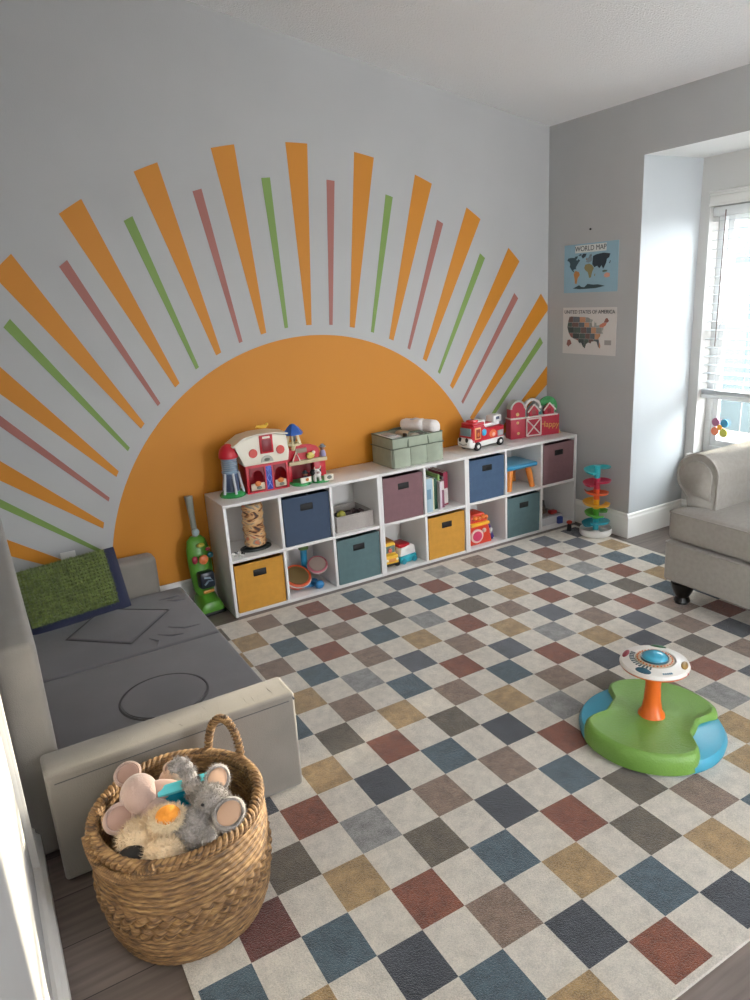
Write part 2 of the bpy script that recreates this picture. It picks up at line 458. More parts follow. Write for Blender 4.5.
text('title', 'WORLD MAP', .042, mat('ink_dark', '#2b3338', .7), t, (0, -.0019, .114), (PI/2, 0, 0), extrude=.0004)
pw2, ph2 = .44, .288
t = thing('usa_map_poster', 'cream map of the United States poster with patchwork states, taped below world map', 'poster', (XC-.0012, -.048, 1.27), -PI/2)
bx('paper', mat('map_paper', '#cfcbc6', .7), t, -pw2/2, pw2/2, -.001, .001, -ph2/2, ph2/2)
us = [(.11,.72),(.13,.80),(.17,.81),(.34,.80),(.49,.79),(.53,.76),(.58,.74),(.56,.68),(.57,.60),(.60,.60),(.61,.70),(.64,.70),(.65,.62),(.70,.63),(.74,.66),(.78,.69),(.81,.77),(.84,.78),(.87,.72),(.83,.67),(.81,.62),(.78,.60),(.77,.54),(.75,.50),(.77,.46),(.73,.41),(.69,.36),(.70,.30),(.73,.20),(.72,.14),(.69,.17),(.66,.28),(.62,.29),(.56,.28),(.55,.24),(.50,.26),(.46,.22),(.44,.13),(.40,.17),(.37,.25),(.33,.24),(.30,.30),(.22,.33),(.16,.37),(.12,.45),(.09,.58)]
pal = ['#8d8f88', '#3d4a4a', '#b98a6a', '#8a5a52', '#5d6468', '#c07a62', '#6b5550', '#9aa09a', '#4a5a55']
xs = [0, .2, .33, .44, .53, .62, .72, 1]; zs = [0, .33, .45, .58, .68, 1]
kk = 0
for a in range(7):
    for b in range(5):
        p = us
        off = .02*((a*3+b) % 3 - 1)
        p = clip(p, 0, xs[a]+off*(a > 0) + .003, False); p = clip(p, 0, xs[a+1]+off*(a < 6), True)
        p = clip(p, 1, zs[b] + .004, False); p = clip(p, 1, zs[b+1], True)
        kk += 1
        if len(p) >= 3:
            area = abs(sum(p[i-1][0]*p[i][1]-p[i][0]*p[i-1][1] for i in range(len(p))))
            if area > .002: poly_obj('state', p, mat('ink'+pal[(kk*5+b*2) % 9], pal[(kk*5+b*2) % 9], .7), t, pw2, ph2, y=-.0012)
poly_obj('alaska', [(.08,.2),(.10,.30),(.15,.31),(.18,.22),(.14,.18),(.12,.15)], mat('ink#8a5a52', '#8a5a52'), t, pw2, ph2, y=-.0012)
poly_obj('map_key', [(.80,.22),(.92,.22),(.92,.32),(.80,.32)], mat('ink#9a9794', '#9a9794'), t, pw2, ph2, y=-.0012)
text('title', 'UNITED STATES OF AMERICA', .0315, mat('ink_dark', '#2b3338', .7), t, (0, -.0019, .116), (PI/2, 0, 0), extrude=.0004)
tag(lt('wall_nail', M_dark, None, [(0, 0), (.006, 0), (.006, .004), (.0025, .005), (.0025, .012), (0, .012)], 12, M=Matrix.Translation((XC, -.043, 1.871)) @ Matrix.Rotation(-PI/2, 4, 'Y')), 'small dark nail in grey wall above the world map', 'nail')
SKY = 38.0; SUN = 24.0; SUNDIR = (1, .2, .21); EXPO = -0.38
# ------------------------------------------------------------------ rug
GX, GY, CA, CB = -.7895, -1.9401, .1357, .1544
RUGZ = .011
codes = {}
def setc(s):
    for tok in s.split():
        ij, c = tok.split(':'); i, j = ij.split(','); codes[(int(i), int(j))] = c
setc("8,-12:R 6,-12:W 9,-11:R 7,-11:D 5,-11:T 10,-12:B 11,-11:S 12,-12:S 10,-10:D 8,-10:W 6,-10:B 9,-9:B 7,-9:R 5,-9:W 8,-8:W 6,-8:B 10,-8:T 9,-7:S 7,-7:G 5,-7:T 8,-6:B 6,-6:W 7,-5:T "
     "5,-5:D 4,-6:B 6,-4:R 4,-4:T 5,-3:N 7,-3:B 3,-3:R 4,-2:G 6,-2:W 2,-4:N 5,-1:D 2,-2:D 3,-1:T 4,0:R 1,-1:M 2,0:B 3,1:N 5,1:W 4,2:B 0,0:B 1,1:T 6,0:B 6,2:N "
     "12,-6:S 13,-5:R 14,-4:N 10,-6:R 11,-5:B 12,-4:W 13,-3:D 9,-5:W 10,-4:T 11,-3:G 8,-4:D 9,-3:N 10,-2:R 8,-2:W 9,-1:B 7,-1:N 8,0:R 10,0:D 11,1:W 9,1:D 10,2:T 7,1:T 8,2:B 9,3:N 7,3:R 13,1:T 12,2:B "
     "17,-5:S 18,-6:R 18,-4:W 16,-4:N 17,-3:D 16,-2:R 20,-4:R 19,-3:N 18,-2:W 15,-1:G 17,-1:N 15,-5:T 16,-6:W 17,-7:D 19,-7:D 20,-6:B 19,-5:W 19,-11:R 20,-10:W 21,-9:B 22,-8:B 20,-8:R 19,-9:G 17,-9:S 18,-8:B "
     "16,-8:R 21,-7:T 18,-10:T 20,-12:S 21,-11:S 22,-10:T 22,-12:N 15,-7:S 14,-6:G 18,-12:B 17,-11:S 16,-12:W 14,-12:G 15,-11:B 13,-11:R 14,-10:S 16,-10:W 15,-9:T 12,-10:B 13,-9:D 14,-8:W 11,-9:G 12,-8:R 13,-7:T 11,-7:W 5,3:T 3,3:N 12,0:G 14,0:T 13,-1:R 14,-2:W")
rc = {'N': '#3b3f46', 'B': '#485962', 'S': '#53565d', 'R': '#7c452f', 'M': '#60332b', 'T': '#a3865c', 'W': '#826c5c', 'G': '#8c8a87', 'D': '#605648', 'C': '#d6cec1'}
def rug_mat(k, c):
    m = bpy.data.materials.new('rug_' + k); m.use_nodes = True
    nt = m.node_tree; b = nt.nodes['Principled BSDF']; L = nt.links.new
    tc = nt.nodes.new('ShaderNodeTexCoord')
    n1 = nt.nodes.new('ShaderNodeTexNoise'); n1.inputs['Scale'].default_value = 26; n1.inputs['Detail'].default_value = 8; n1.inputs['Roughness'].default_value = .65
    n2 = nt.nodes.new('ShaderNodeTexNoise'); n2.inputs['Scale'].default_value = 300; n2.inputs['Detail'].default_value = 3
    L(tc.outputs['Object'], n1.inputs['Vector']); L(tc.outputs['Object'], n2.inputs['Vector'])
    ad = nt.nodes.new('ShaderNodeMath'); ad.operation = 'ADD'; L(n1.outputs['Fac'], ad.inputs[0]); L(n2.outputs['Fac'], ad.inputs[1])
    mr = nt.nodes.new('ShaderNodeMapRange'); mr.inputs[1].default_value = .75; mr.inputs[2].default_value = 1.25
    sp = .20 if k == 'C' else .42
    mr.inputs[3].default_value = 1-sp; mr.inputs[4].default_value = 1+sp; L(ad.outputs[0], mr.inputs[0])
    mx = nt.nodes.new('ShaderNodeMix'); mx.data_type = 'RGBA'; mx.blend_type = 'MULTIPLY'; mx.inputs[0].default_value = 1
    mx.inputs[6].default_value = lin(c); L(mr.outputs[0], mx.inputs[7]); L(mx.outputs[2], b.inputs['Base Color'])
    b.inputs['Roughness'].default_value = .95; b.inputs['Specular IOR Level'].default_value = .3
    b.inputs['Sheen Weight'].default_value = .35; b.inputs['Sheen Roughness'].default_value = .4
    bp = nt.nodes.new('ShaderNodeBump'); bp.inputs['Strength'].default_value = .9; bp.inputs['Distance'].default_value = .008
    L(n2.outputs['Fac'], bp.inputs['Height']); L(bp.outputs['Normal'], b.inputs['Normal'])
    return m
keys = list(rc); rmats = [rug_mat(k, rc[k]) for k in keys]
bm = B()
x0r, x1r, y0r, y1r = GX-.012, GX+CA*23+.025, -2.557, -.052
xs = [x0r, GX] + [GX+CA*i for i in range(1, 24)] + [x1r]
ys = [y0r, GY-CB*3.88] + [GY-CB*j for j in range(3, -13, -1)] + [y1r]
rs = random.Random(3)
def v2(x, y): return bm.verts.new((x, y, RUGZ))
grid = [[v2(x, y) for y in ys] for x in xs]
for a in range(len(xs)-1):
    for b in range(len(ys)-1):
        i = a-1; cy = (ys[b]+ys[b+1])/2; j = math.floor((GY-cy)/CB)
        k = 'C'
        if 0 <= i <= 22 and b > 0 and b < len(ys)-2 and (i+j) % 2 == 0:
            k = codes.get((i, j)) or rs.choice('NBSRTWGD')
        f = bm.faces.new((grid[a][b], grid[a+1][b], grid[a+1][b+1], grid[a][b+1])); f.material_index = keys.index(k)
top = list(bm.faces)
r = bmesh.ops.extrude_edge_only(bm, edges=[e for e in bm.edges if e.is_boundary])
for g in r['geom']:
    if isinstance(g, bmesh.types.BMVert): g.co.z = .0005
me = bpy.data.meshes.new('checkered_rug'); bmesh.ops.recalc_face_normals(bm, faces=bm.faces); bm.to_mesh(me); bm.free()
for m in rmats: me.materials.append(m)
rug = bpy.data.objects.new('checkered_rug', me); COL.objects.link(rug)
tag(rug, 'large checkered rug with cream, blue, rust and tan squares on plank floor', 'rug')

# ------------------------------------------------------------------ cube shelves
T = .016; SH = .61; SD = .298
shelf_cells = {}
def shelf(x0, w, n, label):
    t = thing('cube_shelf', label, 'shelf', (x0, 0, 0), group=None)
    bx('side_panel', M_white, t, 0, T, 0, SD, 0, SH-T, bev=.0012); bx('side_panel', M_white, t, w-T, w, 0, SD, 0, SH-T, bev=.0012)
    bx('top_panel', M_white, t, 0, w, 0, SD, SH-T, SH, bev=.0012)
    bx('bottom_panel', M_white, t, T, w-T, .001, SD, 0, T, bev=.0012)
    zc = (SH-T)/2 + T/2
    bx('middle_shelf', M_white, t, T, w-T, .001, SD-.006, zc-T/2, zc+T/2, bev=.0012)
    bx('back_panel', M_white, t, T, w-T, SD-.006, SD, T, SH-T)
    iw = (w-(n+1)*T)/n
    for k in range(n):
        a = T + k*(iw+T)
        if k:
            bx('divider', M_white, t, a-T, a, .002, SD-.006, T, zc-T/2, bev=.0012)
            bx('divider', M_white, t, a-T, a, .002, SD-.006, zc+T/2, SH-T, bev=.0012)
        c = len([q for q in shelf_cells if q[1] == 0])
        shelf_cells[(c, 0)] = (x0+a, x0+a+iw, zc+T/2, SH-T)   # top row
        shelf_cells[(c, 1)] = (x0+a, x0+a+iw, T, zc-T/2)
    return t
shelf(0, .9065, 3, 'white cube shelf unit at the left, under the farm playset')
shelf(.9072, .6065, 2, 'white two column cube shelf unit in the middle, under the sage caddy')
shelf(1.5144, .9060, 3, 'white cube shelf unit nearest the room corner, under fire truck and barn')

M_fab = {}
def fabric(name, c): return mat('fabric_'+name, c, .85, var=.05, vscale=30, bump=.25, bscale=500, sheen=.1)
def make_bin(w, h, d, m):
    """hollow fabric cube with front slot"""
    bm = B(); th = .004
    prof = [(0, 0, w, d)]
    def ring(x0, x1, y0, y1, z): return [bm.verts.new(p) for p in ((x0, y0, z), (x1, y0, z), (x1, y1, z), (x0, y1, z))]
    a = ring(.002, w-.002, .002, d-.002, 0); b = ring(0, w, 0, d, h*.5); c = ring(0, w, 0, d, h)
    e = ring(th, w-th, th, d-th, h); f = ring(th, w-th, th, d-th, th)
    seq = [a, b, c, e, f]
    bm.faces.new(a); bm.faces.new(f)
    for p, q in zip(seq, seq[1:]):
        for k in range(4): bm.faces.new((p[k], p[(k+1) % 4], q[(k+1) % 4], q[k]))
    return finish('fabric_bin', bm, m, smooth=25)
bins = [((1, 0), 'navy', '#35445a', 'dark navy fabric cube bin, top row nearest the farm playset'),
        ((3, 0), 'mauve', '#77565a', 'mauve fabric cube bin in the top row, under the sage caddy'),
        ((5, 0), 'denim', '#3d5470', 'blue fabric cube bin in the top row beside the books, under the fire truck'),
        ((7, 0), 'mauve', '#77565a', 'mauve fabric cube bin in the top right corner cubby of shelves'),
        ((0, 1), 'mustard', '#bb852b', 'mustard fabric cube bin at bottom left, next to toy vacuum'),
        ((2, 1), 'teal', '#526a6c', 'teal fabric cube bin in bottom row between toy drums and school bus'),
        ((4, 1), 'mustard', '#bb852b', 'mustard fabric cube bin in bottom row directly below the books'),
        ((6, 1), 'teal', '#526a6c', 'teal fabric cube bin in bottom row directly below the blue stool')]
for (key, nm, c, lab) in bins:
    x0, x1, z0, z1 = shelf_cells[key]
    w = x1-x0-.012; h = z1-z0-.019
    b = make_bin(w, h, .275, fabric(nm, c)); b.location = (x0+.007, .006, z0+.0005)
    tag(b, lab, 'storage bin', 'fabric cube bins in the shelves')
    bm = B(); box(bm, w/2-.036, w/2+.036, -.003, .001, h*.70, h*.70+.036, bev=.003)
    hd = finish('handle', bm, mat('bin_handle_black', '#0a0a0b', .5), b)
    bx('handle_lip', mat('bin_handle_rim', '#111112', .6), hd, w/2-.034, w/2+.034, -.0038, -.0028, h*.70+.030, h*.70+.034)

def cell(c, r): return shelf_cells[(c, r)]
# tall animal-stripe tower toy on an oval black base
x0, x1, z0, z1 = cell(0, 0)
def tiger_mat():
    m = bpy.data.materials.new('tiger_wood'); m.use_nodes = True
    nt = m.node_tree; b = nt.nodes['Principled BSDF']; L = nt.links.new
    tc = nt.nodes.new('ShaderNodeTexCoord'); mp = nt.nodes.new('ShaderNodeMapping'); mp.inputs['Scale'].default_value = (1, 1, 2.2)
    L(tc.outputs['Object'], mp.inputs[0])
    n = nt.nodes.new('ShaderNodeTexNoise'); n.inputs['Scale'].default_value = 9; n.inputs['Detail'].default_value = 2; n.inputs['Distortion'].default_value = 2.2
    L(mp.outputs[0], n.inputs['Vector'])
    r = nt.nodes.new('ShaderNodeValToRGB'); e = r.color_ramp.elements
    e[0].position = .36; e[0].color = lin('#3a2417'); e[1].position = .66; e[1].color = lin('#b5623a')
    for p, c in ((.42, '#8d5a33'), (.47, '#c69a68'), (.56, '#caa474'), (.61, '#6f7a70')):
        q = e.new(p); q.color = lin(c)
    L(n.outputs['Fac'], r.inputs[0]); L(r.outputs[0], b.inputs['Base Color']); b.inputs['Roughness'].default_value = .6
    return m
t = thing('stacking_tower_toy', 'tall tan and brown patterned tower toy standing on black oval base', 'toy', (x0+.168, .10, z0))
bm = B()
pr = []
for k in range(33):
    z = .03 + .226*k/32; r = .057 + .0025*math.sin(k*1.15) - .003*(k/32)
    pr.append((r, z))
lathe(bm, [(0, .03)] + pr + [(0, .256)], 28)
for v in bm.verts:
    a = math.atan2(v.co.y, v.co.x); d = 1 + .04*math.sin(3*a + v.co.z*40); v.co.x *= d; v.co.y *= d
finish('patterned_body', bm, tiger_mat(), t)
bm = B(); pts = [(.078*math.cos(a)*1.0, .042*math.sin(a), .009) for a in [2*PI*k/28 for k in range(28)]]
tube(bm, pts, .009, 8, closed=True); lathe(bm, [(0, .004), (.07, .004), (.07, .012), (.052, .02), (.05, .032), (0, .032)], 28, sy=.62); finish('oval_base', bm, mat('base_black', '#1d2422', .4), t)
# two little black and white animals
for k, (dx, dy, rz) in enumerate(((.030, .045, .3), (.062, .028, -.5))):
    t = thing('toy_animal_figure', ['tiny black and white animal figure beside the tower toy, nearer the shelf side', 'tiny black and white animal figure in front of the tower toy base'][k], 'toy figure', (x0+dx, dy, z0), rz)
    Mw = mat('toy_white', '#d8d5d0', .4)
    bm = B(); ball(bm, (0, 0, .019), (.015, .008, .0085)); ball(bm, (-.016, 0, .027), (.007, .006, .006))
    for sx in (-.009, .009):
        for sy in (-.004, .004): tube(bm, [(sx, sy, .016), (sx, sy, 0)], .0025, 8)
    finish('body', bm, Mw, t)
    bm = B(); ball(bm, (.004, -.001, .022), (.007, .0082, .0072)); ball(bm, (-.019, 0, .030), (.004, .0055, .004)); ball(bm, (.013, 0, .019), (.004, .008, .006)); finish('black_patch', bm, M_dark, t)

# grey woven basket with small toys
x0, x1, z0, z1 = cell(2, 0)
def weave_mat(name, c, c2, sc_=60):
    m = bpy.data.materials.new(name); m.use_nodes = True
    nt = m.node_tree; b = nt.nodes['Principled BSDF']; L = nt.links.new
    tc = nt.nodes.new('ShaderNodeTexCoord')
    w1 = nt.nodes.new('ShaderNodeTexWave'); w1.inputs['Scale'].default_value = sc_; w1.bands_direction = 'Z'; w1.inputs['Distortion'].default_value = 2
    n = nt.nodes.new('ShaderNodeTexNoise'); n.inputs['Scale'].default_value = 120
    L(tc.outputs['Object'], w1.inputs[0]); L(tc.outputs['Object'], n.inputs['Vector'])
    ad = nt.nodes.new('ShaderNodeMath'); ad.operation = 'ADD'; L(w1.outputs['Fac'], ad.inputs[0]); L(n.outputs['Fac'], ad.inputs[1])
    r = nt.nodes.new('ShaderNodeValToRGB'); r.color_ramp.elements[0].color = lin(c2); r.color_ramp.elements[1].color = lin(c)
    r.color_ramp.elements[0].position = .35; r.color_ramp.elements[1].position = .9
    L(ad.outputs[0], r.inputs[0]); L(r.outputs[0], b.inputs['Base Color'])
    bp = nt.nodes.new('ShaderNodeBump'); bp.inputs['Strength'].default_value = .5; bp.inputs['Distance'].default_value = .004
    L(ad.outputs[0], bp.inputs['Height']); L(bp.outputs[0], b.inputs['Normal']); b.inputs['Roughness'].default_value = .85
    return m
t = thing('small_storage_basket', 'low grey woven basket holding small toys in upper cubby', 'basket', (x0+.028, .03, z0))
w, d, h = .232, .21, .088
bm = B(); box(bm, 0, w, 0, .007, 0, h, bev=.002); box(bm, 0, w, d-.007, d, 0, h, bev=.002); box(bm, 0, .007, .006, d-.006, 0, h, bev=.002); box(bm, w-.007, w, .006, d-.006, 0, h, bev=.002); box(bm, .006, w-.006, .006, d-.006, 0, .005)
finish('woven_body', bm, weave_mat('grey_weave', '#b0a8a2', '#8a827d'), t)
bm = B(); tube(bm, [(.003, .003, h), (w-.003, .003, h), (w-.003, d-.003, h), (.003, d-.003, h)], .005, 8, closed=True); finish('rim', bm, mat('grey_rim', '#9d9691', .8), t)
bx0, by0 = x0+.028, .03
o = bl('toy_ball', mat('olive_toy', '#8f8a2e', .5), None, (bx0+.06, by0+.06, z0+.082), .026); tag(o, 'olive yellow ball in the low grey woven basket', 'toy')
for k, (dx, dy, s) in enumerate(((.11, .07, .02), (.15, .08, .023), (.185, .06, .018))):
    t = thing('toy_brick', ['small dark brown toy block in grey basket, left of three', 'small dark brown toy block in grey basket, middle of three', 'small dark brown toy block in grey basket, right of three'][k], 'toy', (bx0+dx, by0+dy, z0+.078), k*.8)
    mm = mat('brick_dark', '#3d2b2b', .5)
    bx('brick_body', mm, t, -s, s, -s*.7, s*.7, -.02, .012, bev=.002)
    for q in (-.5, .5): lt('stud', mm, t, [(0, .012), (.005, .012), (.005, .017), (0, .017)], 12, c=(q*s, 0, 0))
tag(bx('basket_filling', mat('fill_dark', '#2b2424', .8), None, bx0+.01, bx0+w-.01, by0+.01, by0+d-.01, z0+.008, z0+.056, bev=.01), 'jumble of dark small toys filling the low grey basket', 'toys', kind='stuff')

# books
x0, x1, z0, z1 = cell(4, 0)
bk = [(.030, .205, .175, '#9fb6c2', .020, 'tall pale blue book, leftmost on the shelf'),
      (.006, .200, .17, '#d8d2b4', .020, 'thin cream book beside the pale blue one'),
      (.012, .195, .15, '#3d6a4a', .045, 'green book with darker cover, next to the cream one'),
      (.014, .192, .15, '#234a38', .045, 'dark green book in the row'),
      (.010, .172, .17, '#cfc0c8', .018, 'pinkish white book standing forward of the green ones'),
      (.009, .205, .16, '#86a65c', .060, 'light green book set back behind the pinkish one'),
      (.014, .170, .15, '#7f4a5c', .045, 'plum book with white top panel'),
      (.010, .185, .15, '#4c3f40', .070, 'dark grey book set back beside the plum one'),
      (.012, .205, .16, '#8e2340', .075, 'crimson book with white lower spine, left of two'),
      (.012, .205, .16, '#93263f', .080, 'crimson book with white lower spine, right of two')]
bxp = x0+.012
M_pg = mat('book_pages', '#ddd8c9', .8)
for k, (th, hh, dd, c, yy, lab) in enumerate(bk):
    th *= 1.45
    t = thing('book', lab, 'book', (bxp, yy, z0+.0003), group='books in the upper cubby')
    mm = mat('cover'+c, c, .5)
    bm = B(); box(bm, 0, th, 0, .002, 0, hh, bev=.0006); box(bm, 0, .0015, .001, dd, 0, hh); box(bm, th-.0015, th, .001, dd, 0, hh); finish('cover', bm, mm, t)
    bx('pages', M_pg, t, .0016, th-.0016, .004, dd-.004, .003, hh-.003)
    if k in (8, 9): bx('spine_label', mat('spine_white', '#cfc6c2', .5), t, .001, th-.001, -.0008, .0003, .01, .105)
    if k == 6: bx('spine_label', mat('spine_white', '#cfc6c2', .5), t, .001, th-.001, -.0008, .0003, .11, .165)
    if k == 0: bx('spine_label', mat('spine_blue', '#6f8fa3', .5), t, .004, th-.012, -.0008, .0003, .08, .14)
    bxp += th+.0012

# stool: blue seat, orange legs
x0, x1, z0, z1 = cell(6, 0)
t = thing('toddler_stool', 'small plastic stool with blue seat and orange legs in upper cubby', 'stool', (x0+.147, .135, z0))
M_bl = mat('plastic_blue', '#2f86ad', .3); M_org = mat('plastic_orange', '#dc8434', .35)
bm = B(); box(bm, -.128, .128, -.115, .115, .138, .166, bev=.012, seg=3); finish('seat', bm, M_bl, t)
bm = B(); box(bm, -.11, .11, -.10, .10, .165, .168, bev=.001); finish('seat_pad', bm, mat('plastic_blue_light', '#6fa7c0', .4), t)
for sx in (-1, 1):
    for sy in (-1, 1):
        bm = B(); tube(bm, [(sx*.072, sy*.072, .145), (sx*.082, sy*.08, .09), (sx*.098, sy*.092, .0)], [.019, .02, .017], 14); finish('leg', bm, M_org, t)

# toy drum kit
x0, x1, z0, z1 = cell(1, 1)
t = thing('toy_drum_set', 'toy drum set with big orange drum, pink drum and blue stand', 'toy', (x0+.14, .12, z0))
def drum(nm, c, tilt, r, mrim, mskin, hgt=.05):
    Mx = Matrix.Translation(c) @ Euler(tilt).to_matrix().to_4x4()
    bm = B(); lathe(bm, [(r*.72, -hgt), (r*.98, -.012), (r, 0), (r, .008), (r*.93, .012), (r*.9, .006)], 32, M=Mx); o = finish(nm, bm, mrim, t)
    bm = B(); lathe(bm, [(0, .0145), (r*.80, .0135), (r*.815, .009), (0, .008)], 32, M=Mx); finish('drum_skin', bm, mskin, o)
    bm = B(); lathe(bm, [(r*1.02, -.006), (r*1.05, -.002), (r*1.02, .002)], 32, M=Mx); finish('drum_band', bm, mat('drum_band_w', '#b9b3ab', .4), o)
drum('big_drum', (-.055, -.03, .085), (.55, .05, 0), .078, mat('drum_orange', '#c8532a', .4), mat('drum_skin1', '#65502c', .5))
drum('small_drum', (.078, -.02, .118), (.55, -.25, 0), .057, mat('drum_pink', '#b96472', .4), mat('drum_skin2', '#9c8a80', .5), .035)
drum('tiny_drum', (-.10, .06, .12), (.5, .4, 0), .03, mat('drum_red', '#b03c34', .4), mat('drum_skin3', '#c87a55', .5), .02)
tb('stand_pole', M_bl, t, [(.02, .05, .01), (.03, .055, .1), (.035, .06, .205)], [.02, .017, .02], seg=14)
lt('stand_top', mat('drum_green', '#5f7a3a', .5), t, [(0, .2), (.028, .2), (.03, .215), (0, .222)], 20, c=(.035, .06, 0))
bm = B(); lathe(bm, [(0, 0), (.06, 0), (.055, .018), (.02, .03), (0, .03)], 28, sy=.8, c=(.03, .02, 0)); ball(bm, (.055, -.075, .024), (.028, .024, .024)); tube(bm, [(.03, .02, .015), (.055, -.075, .02)], .014, 10); finish('stand_base', bm, mat('drum_blue', '#2673a8', .3), t)

# school bus and boat-like pull toy
x0, x1, z0, z1 = cell(3, 1)
t = thing('toy_school_bus', 'yellow toy school bus facing out of lower cubby', 'toy bus', (x0+.057, .03, z0))
M_y = mat('bus_yellow', '#e3b135', .35)
bm = B(); box(bm, -.050, .050, .035, .20, .022, .148, bev=.014, seg=3); box(bm, -.046, .046, 0, .05, .022, .085, bev=.012, seg=3); finish('bus_body', bm, M_y, t)
bx('roof', mat('bus_roof', '#8a5a1c', .4), t, -.044, .044, .045, .19, .143, .157, bev=.006)
w_ = bx('windscreen', mat('bus_glass', '#6d7e76', .15), t, -.04, .04, .031, .036, .09, .132, bev=.004)
bl('driver_face', mat('driver', '#b65a4a', .5), w_, (.004, .028, .105), (.013, .007, .015))
bx('grille', mat('bus_grille', '#d08a4a', .4), t, -.022, .022, -.003, .004, .045, .066, bev=.002)
for s in (-1, 1):
    bl('headlamp', mat('lampw', '#ece7d0', .2), t, (s*.034, .0, .058), (.008, .005, .008))
    for yy in (.028, .16):
        bm = B(); lathe(bm, [(0, -.008), (.024, -.008), (.026, 0), (.024, .008), (0, .008)], 20, M=Matrix.Translation((s*.045, yy, .0262)) @ Matrix.Rotation(PI/2, 4, 'Y')); finish('wheel', bm, M_dark, t)
bx('bumper', M_dark, t, -.048, .048, -.006, .004, .024, .036, bev=.003)
t = thing('toy_vehicle', 'toy vehicle with white cabin, red roof and teal base beside the yellow bus', 'toy vehicle', (x0+.182, .115, z0), .12)
M_teal = mat('plastic_teal', '#2f9fae', .3); M_pw = mat('plastic_white', '#e3e0dc', .3); M_pr = mat('plastic_red', '#b3202c', .3)
bm = B(); box(bm, -.062, .062, -.06, .06, .004, .048, bev=.010, seg=3); finish('base', bm, M_teal, t)
pm('cabin', M_pw, t, [(-.06, .048), (.06, .048), (.052, .098), (.03, .112), (-.052, .098)], -.052, .052, 'y', bev=.006)
bx('roof', M_pr, t, -.058, .02, -.048, .05, .101, .122, bev=.006)
for sx in (-.04, .04):
    for sy in (-.061, .061):
        lt('wheel', mat('wheel_teal', '#247f90', .3), t, [(0, -.004), (.017, -.004), (.018, 0), (.017, .004), (0, .004)], 18, M=Matrix.Translation((sx, sy, .018)) @ Matrix.Rotation(PI/2, 4, 'X'))

# orange house activity toy
x0, x1, z0, z1 = cell(5, 1)
t = thing('activity_house_toy', 'bright red and orange activity house toy in lower cubby', 'toy', (x0+.105, .035, z0))
t.scale = (1.12, 1, 1.06)
M_ro = mat('toy_redorange', '#c93a22', .35)
bm = B(); prism(bm, [(-.085, 0), (.085, 0), (.072, .05), (.05, .16), (.03, .195), (-.05, .195), (-.068, .16)], 0, .11, 'y', bev=.01); finish('toy_body', bm, M_ro, t)
bx('yellow_shelf', mat('toy_yellow', '#e8a92a', .35), t, -.075, .056, -.022, .03, .122, .142, bev=.008)
bm = B()
for k, xx in enumerate((-.04, -.012, .018, .038)): ball(bm, (xx, -.004, .172 - (k % 2)*.006), .014)
finish('spinner_beads', bm, mat('toy_orange', '#d9712a', .35), t)
lt('pink_dial', mat('toy_pink', '#c03a5e', .35), t, [(0, 0), (.032, 0), (.03, .014), (.014, .018), (0, .018)], 24, M=Matrix.Translation((-.028, -.001, .06)) @ Matrix.Rotation(PI/2, 4, 'X'))
lt('white_ring', mat('toy_cream', '#d9b9ae', .4), t, [(.032, 0), (.042, 0), (.042, .010), (.032, .010)], 24, M=Matrix.Translation((-.028, .0, .06)) @ Matrix.Rotation(PI/2, 4, 'X'))
bl('small_knob', mat('toy_cream', '#d9b9ae', .4), t, (.025, -.003, .085), (.014, .01, .014))
pm('side_panel', mat('toy_purple', '#4a3f7e', .4), t, [(.062, .12), (.072, .125), (.108, .02), (.092, .005)], .012, .10, 'y', bev=.003)
bl('silver_button', mat('toy_silver', '#c9ccc9', .3), t, (.076, .005, .07), (.01, .012, .02), rot=(0, .3, 0))

# clear box with dark toys
x0, x1, z0, z1 = cell(7, 1)
t = thing('toy_tray', 'low whitish tray of brown toys in the bottom right cubby', 'tray', (x0+.02, .04, z0))
M_tr = mat('tray_white', '#b9b6b6', .3)
bm = B(); box(bm, 0, .19, 0, .004, 0, .055, bev=.001); box(bm, 0, .19, .196, .2, 0, .055, bev=.001); box(bm, 0, .004, .004, .196, 0, .055, bev=.001); box(bm, .186, .19, .004, .196, 0, .055, bev=.001); box(bm, .003, .187, .003, .197, 0, .004)
finish('tray_body', bm, M_tr, t); tb('tray_rim', mat('tray_rim', '#8f8c8d', .4), t, [(.002, .002, .057), (.188, .002, .057), (.188, .198, .057), (.002, .198, .057)], .005, closed=True)
for k, (dx, dy, c, hh, nm, lab) in enumerate(((.045, .06, '#4a3024', .135, 'toy_figure', 'darkest brown toy figure in the low tray'), (.10, .07, '#5a4438', .12, 'toy_figure', 'paler brown toy figure in the middle of low tray'), (.135, .12, '#54504e', .15, 'toy_figure', 'grey brown toy figure at the back of low tray'))):
    t2 = thing(nm, lab, 'toy figure', (x0+.02+dx, .04+dy, z0+.0045), .4*k)
    mm = mat('horse'+c, c, .5)
    bm = B(); ball(bm, (0, 0, hh*.55), (.03, .016, .02)); tube(bm, [(-.02, 0, hh*.58), (-.034, 0, hh*.85), (-.03, 0, hh*.92)], [.012, .01, .009], 10); ball(bm, (-.042, 0, hh*.88), (.017, .008, .009), rot=(0, -.5, 0))
    for sx in (-.02, .02):
        for sy in (-.009, .009): tube(bm, [(sx, sy, hh*.5), (sx, sy, 0)], [.007, .005], 8)
    finish('figure_body', bm, mm, t2)
    tb('tail', M_dark, t2, [(.028, 0, hh*.6), (.04, 0, hh*.45), (.04, 0, hh*.3)], .004)
o = bx('toy_brick', mat('brick_blue', '#2b3f86', .4), None, x0+.158, x0+.196, .012, .034, z0+.0003, z0+.045, bev=.002); tag(o, 'blue toy brick standing in front of the low tray', 'toy')
bx('stud', mat('brick_blue', '#2b3f86', .4), o, x0+.165, x0+.189, .016, .030, z0+.045, z0+.049, bev=.001)
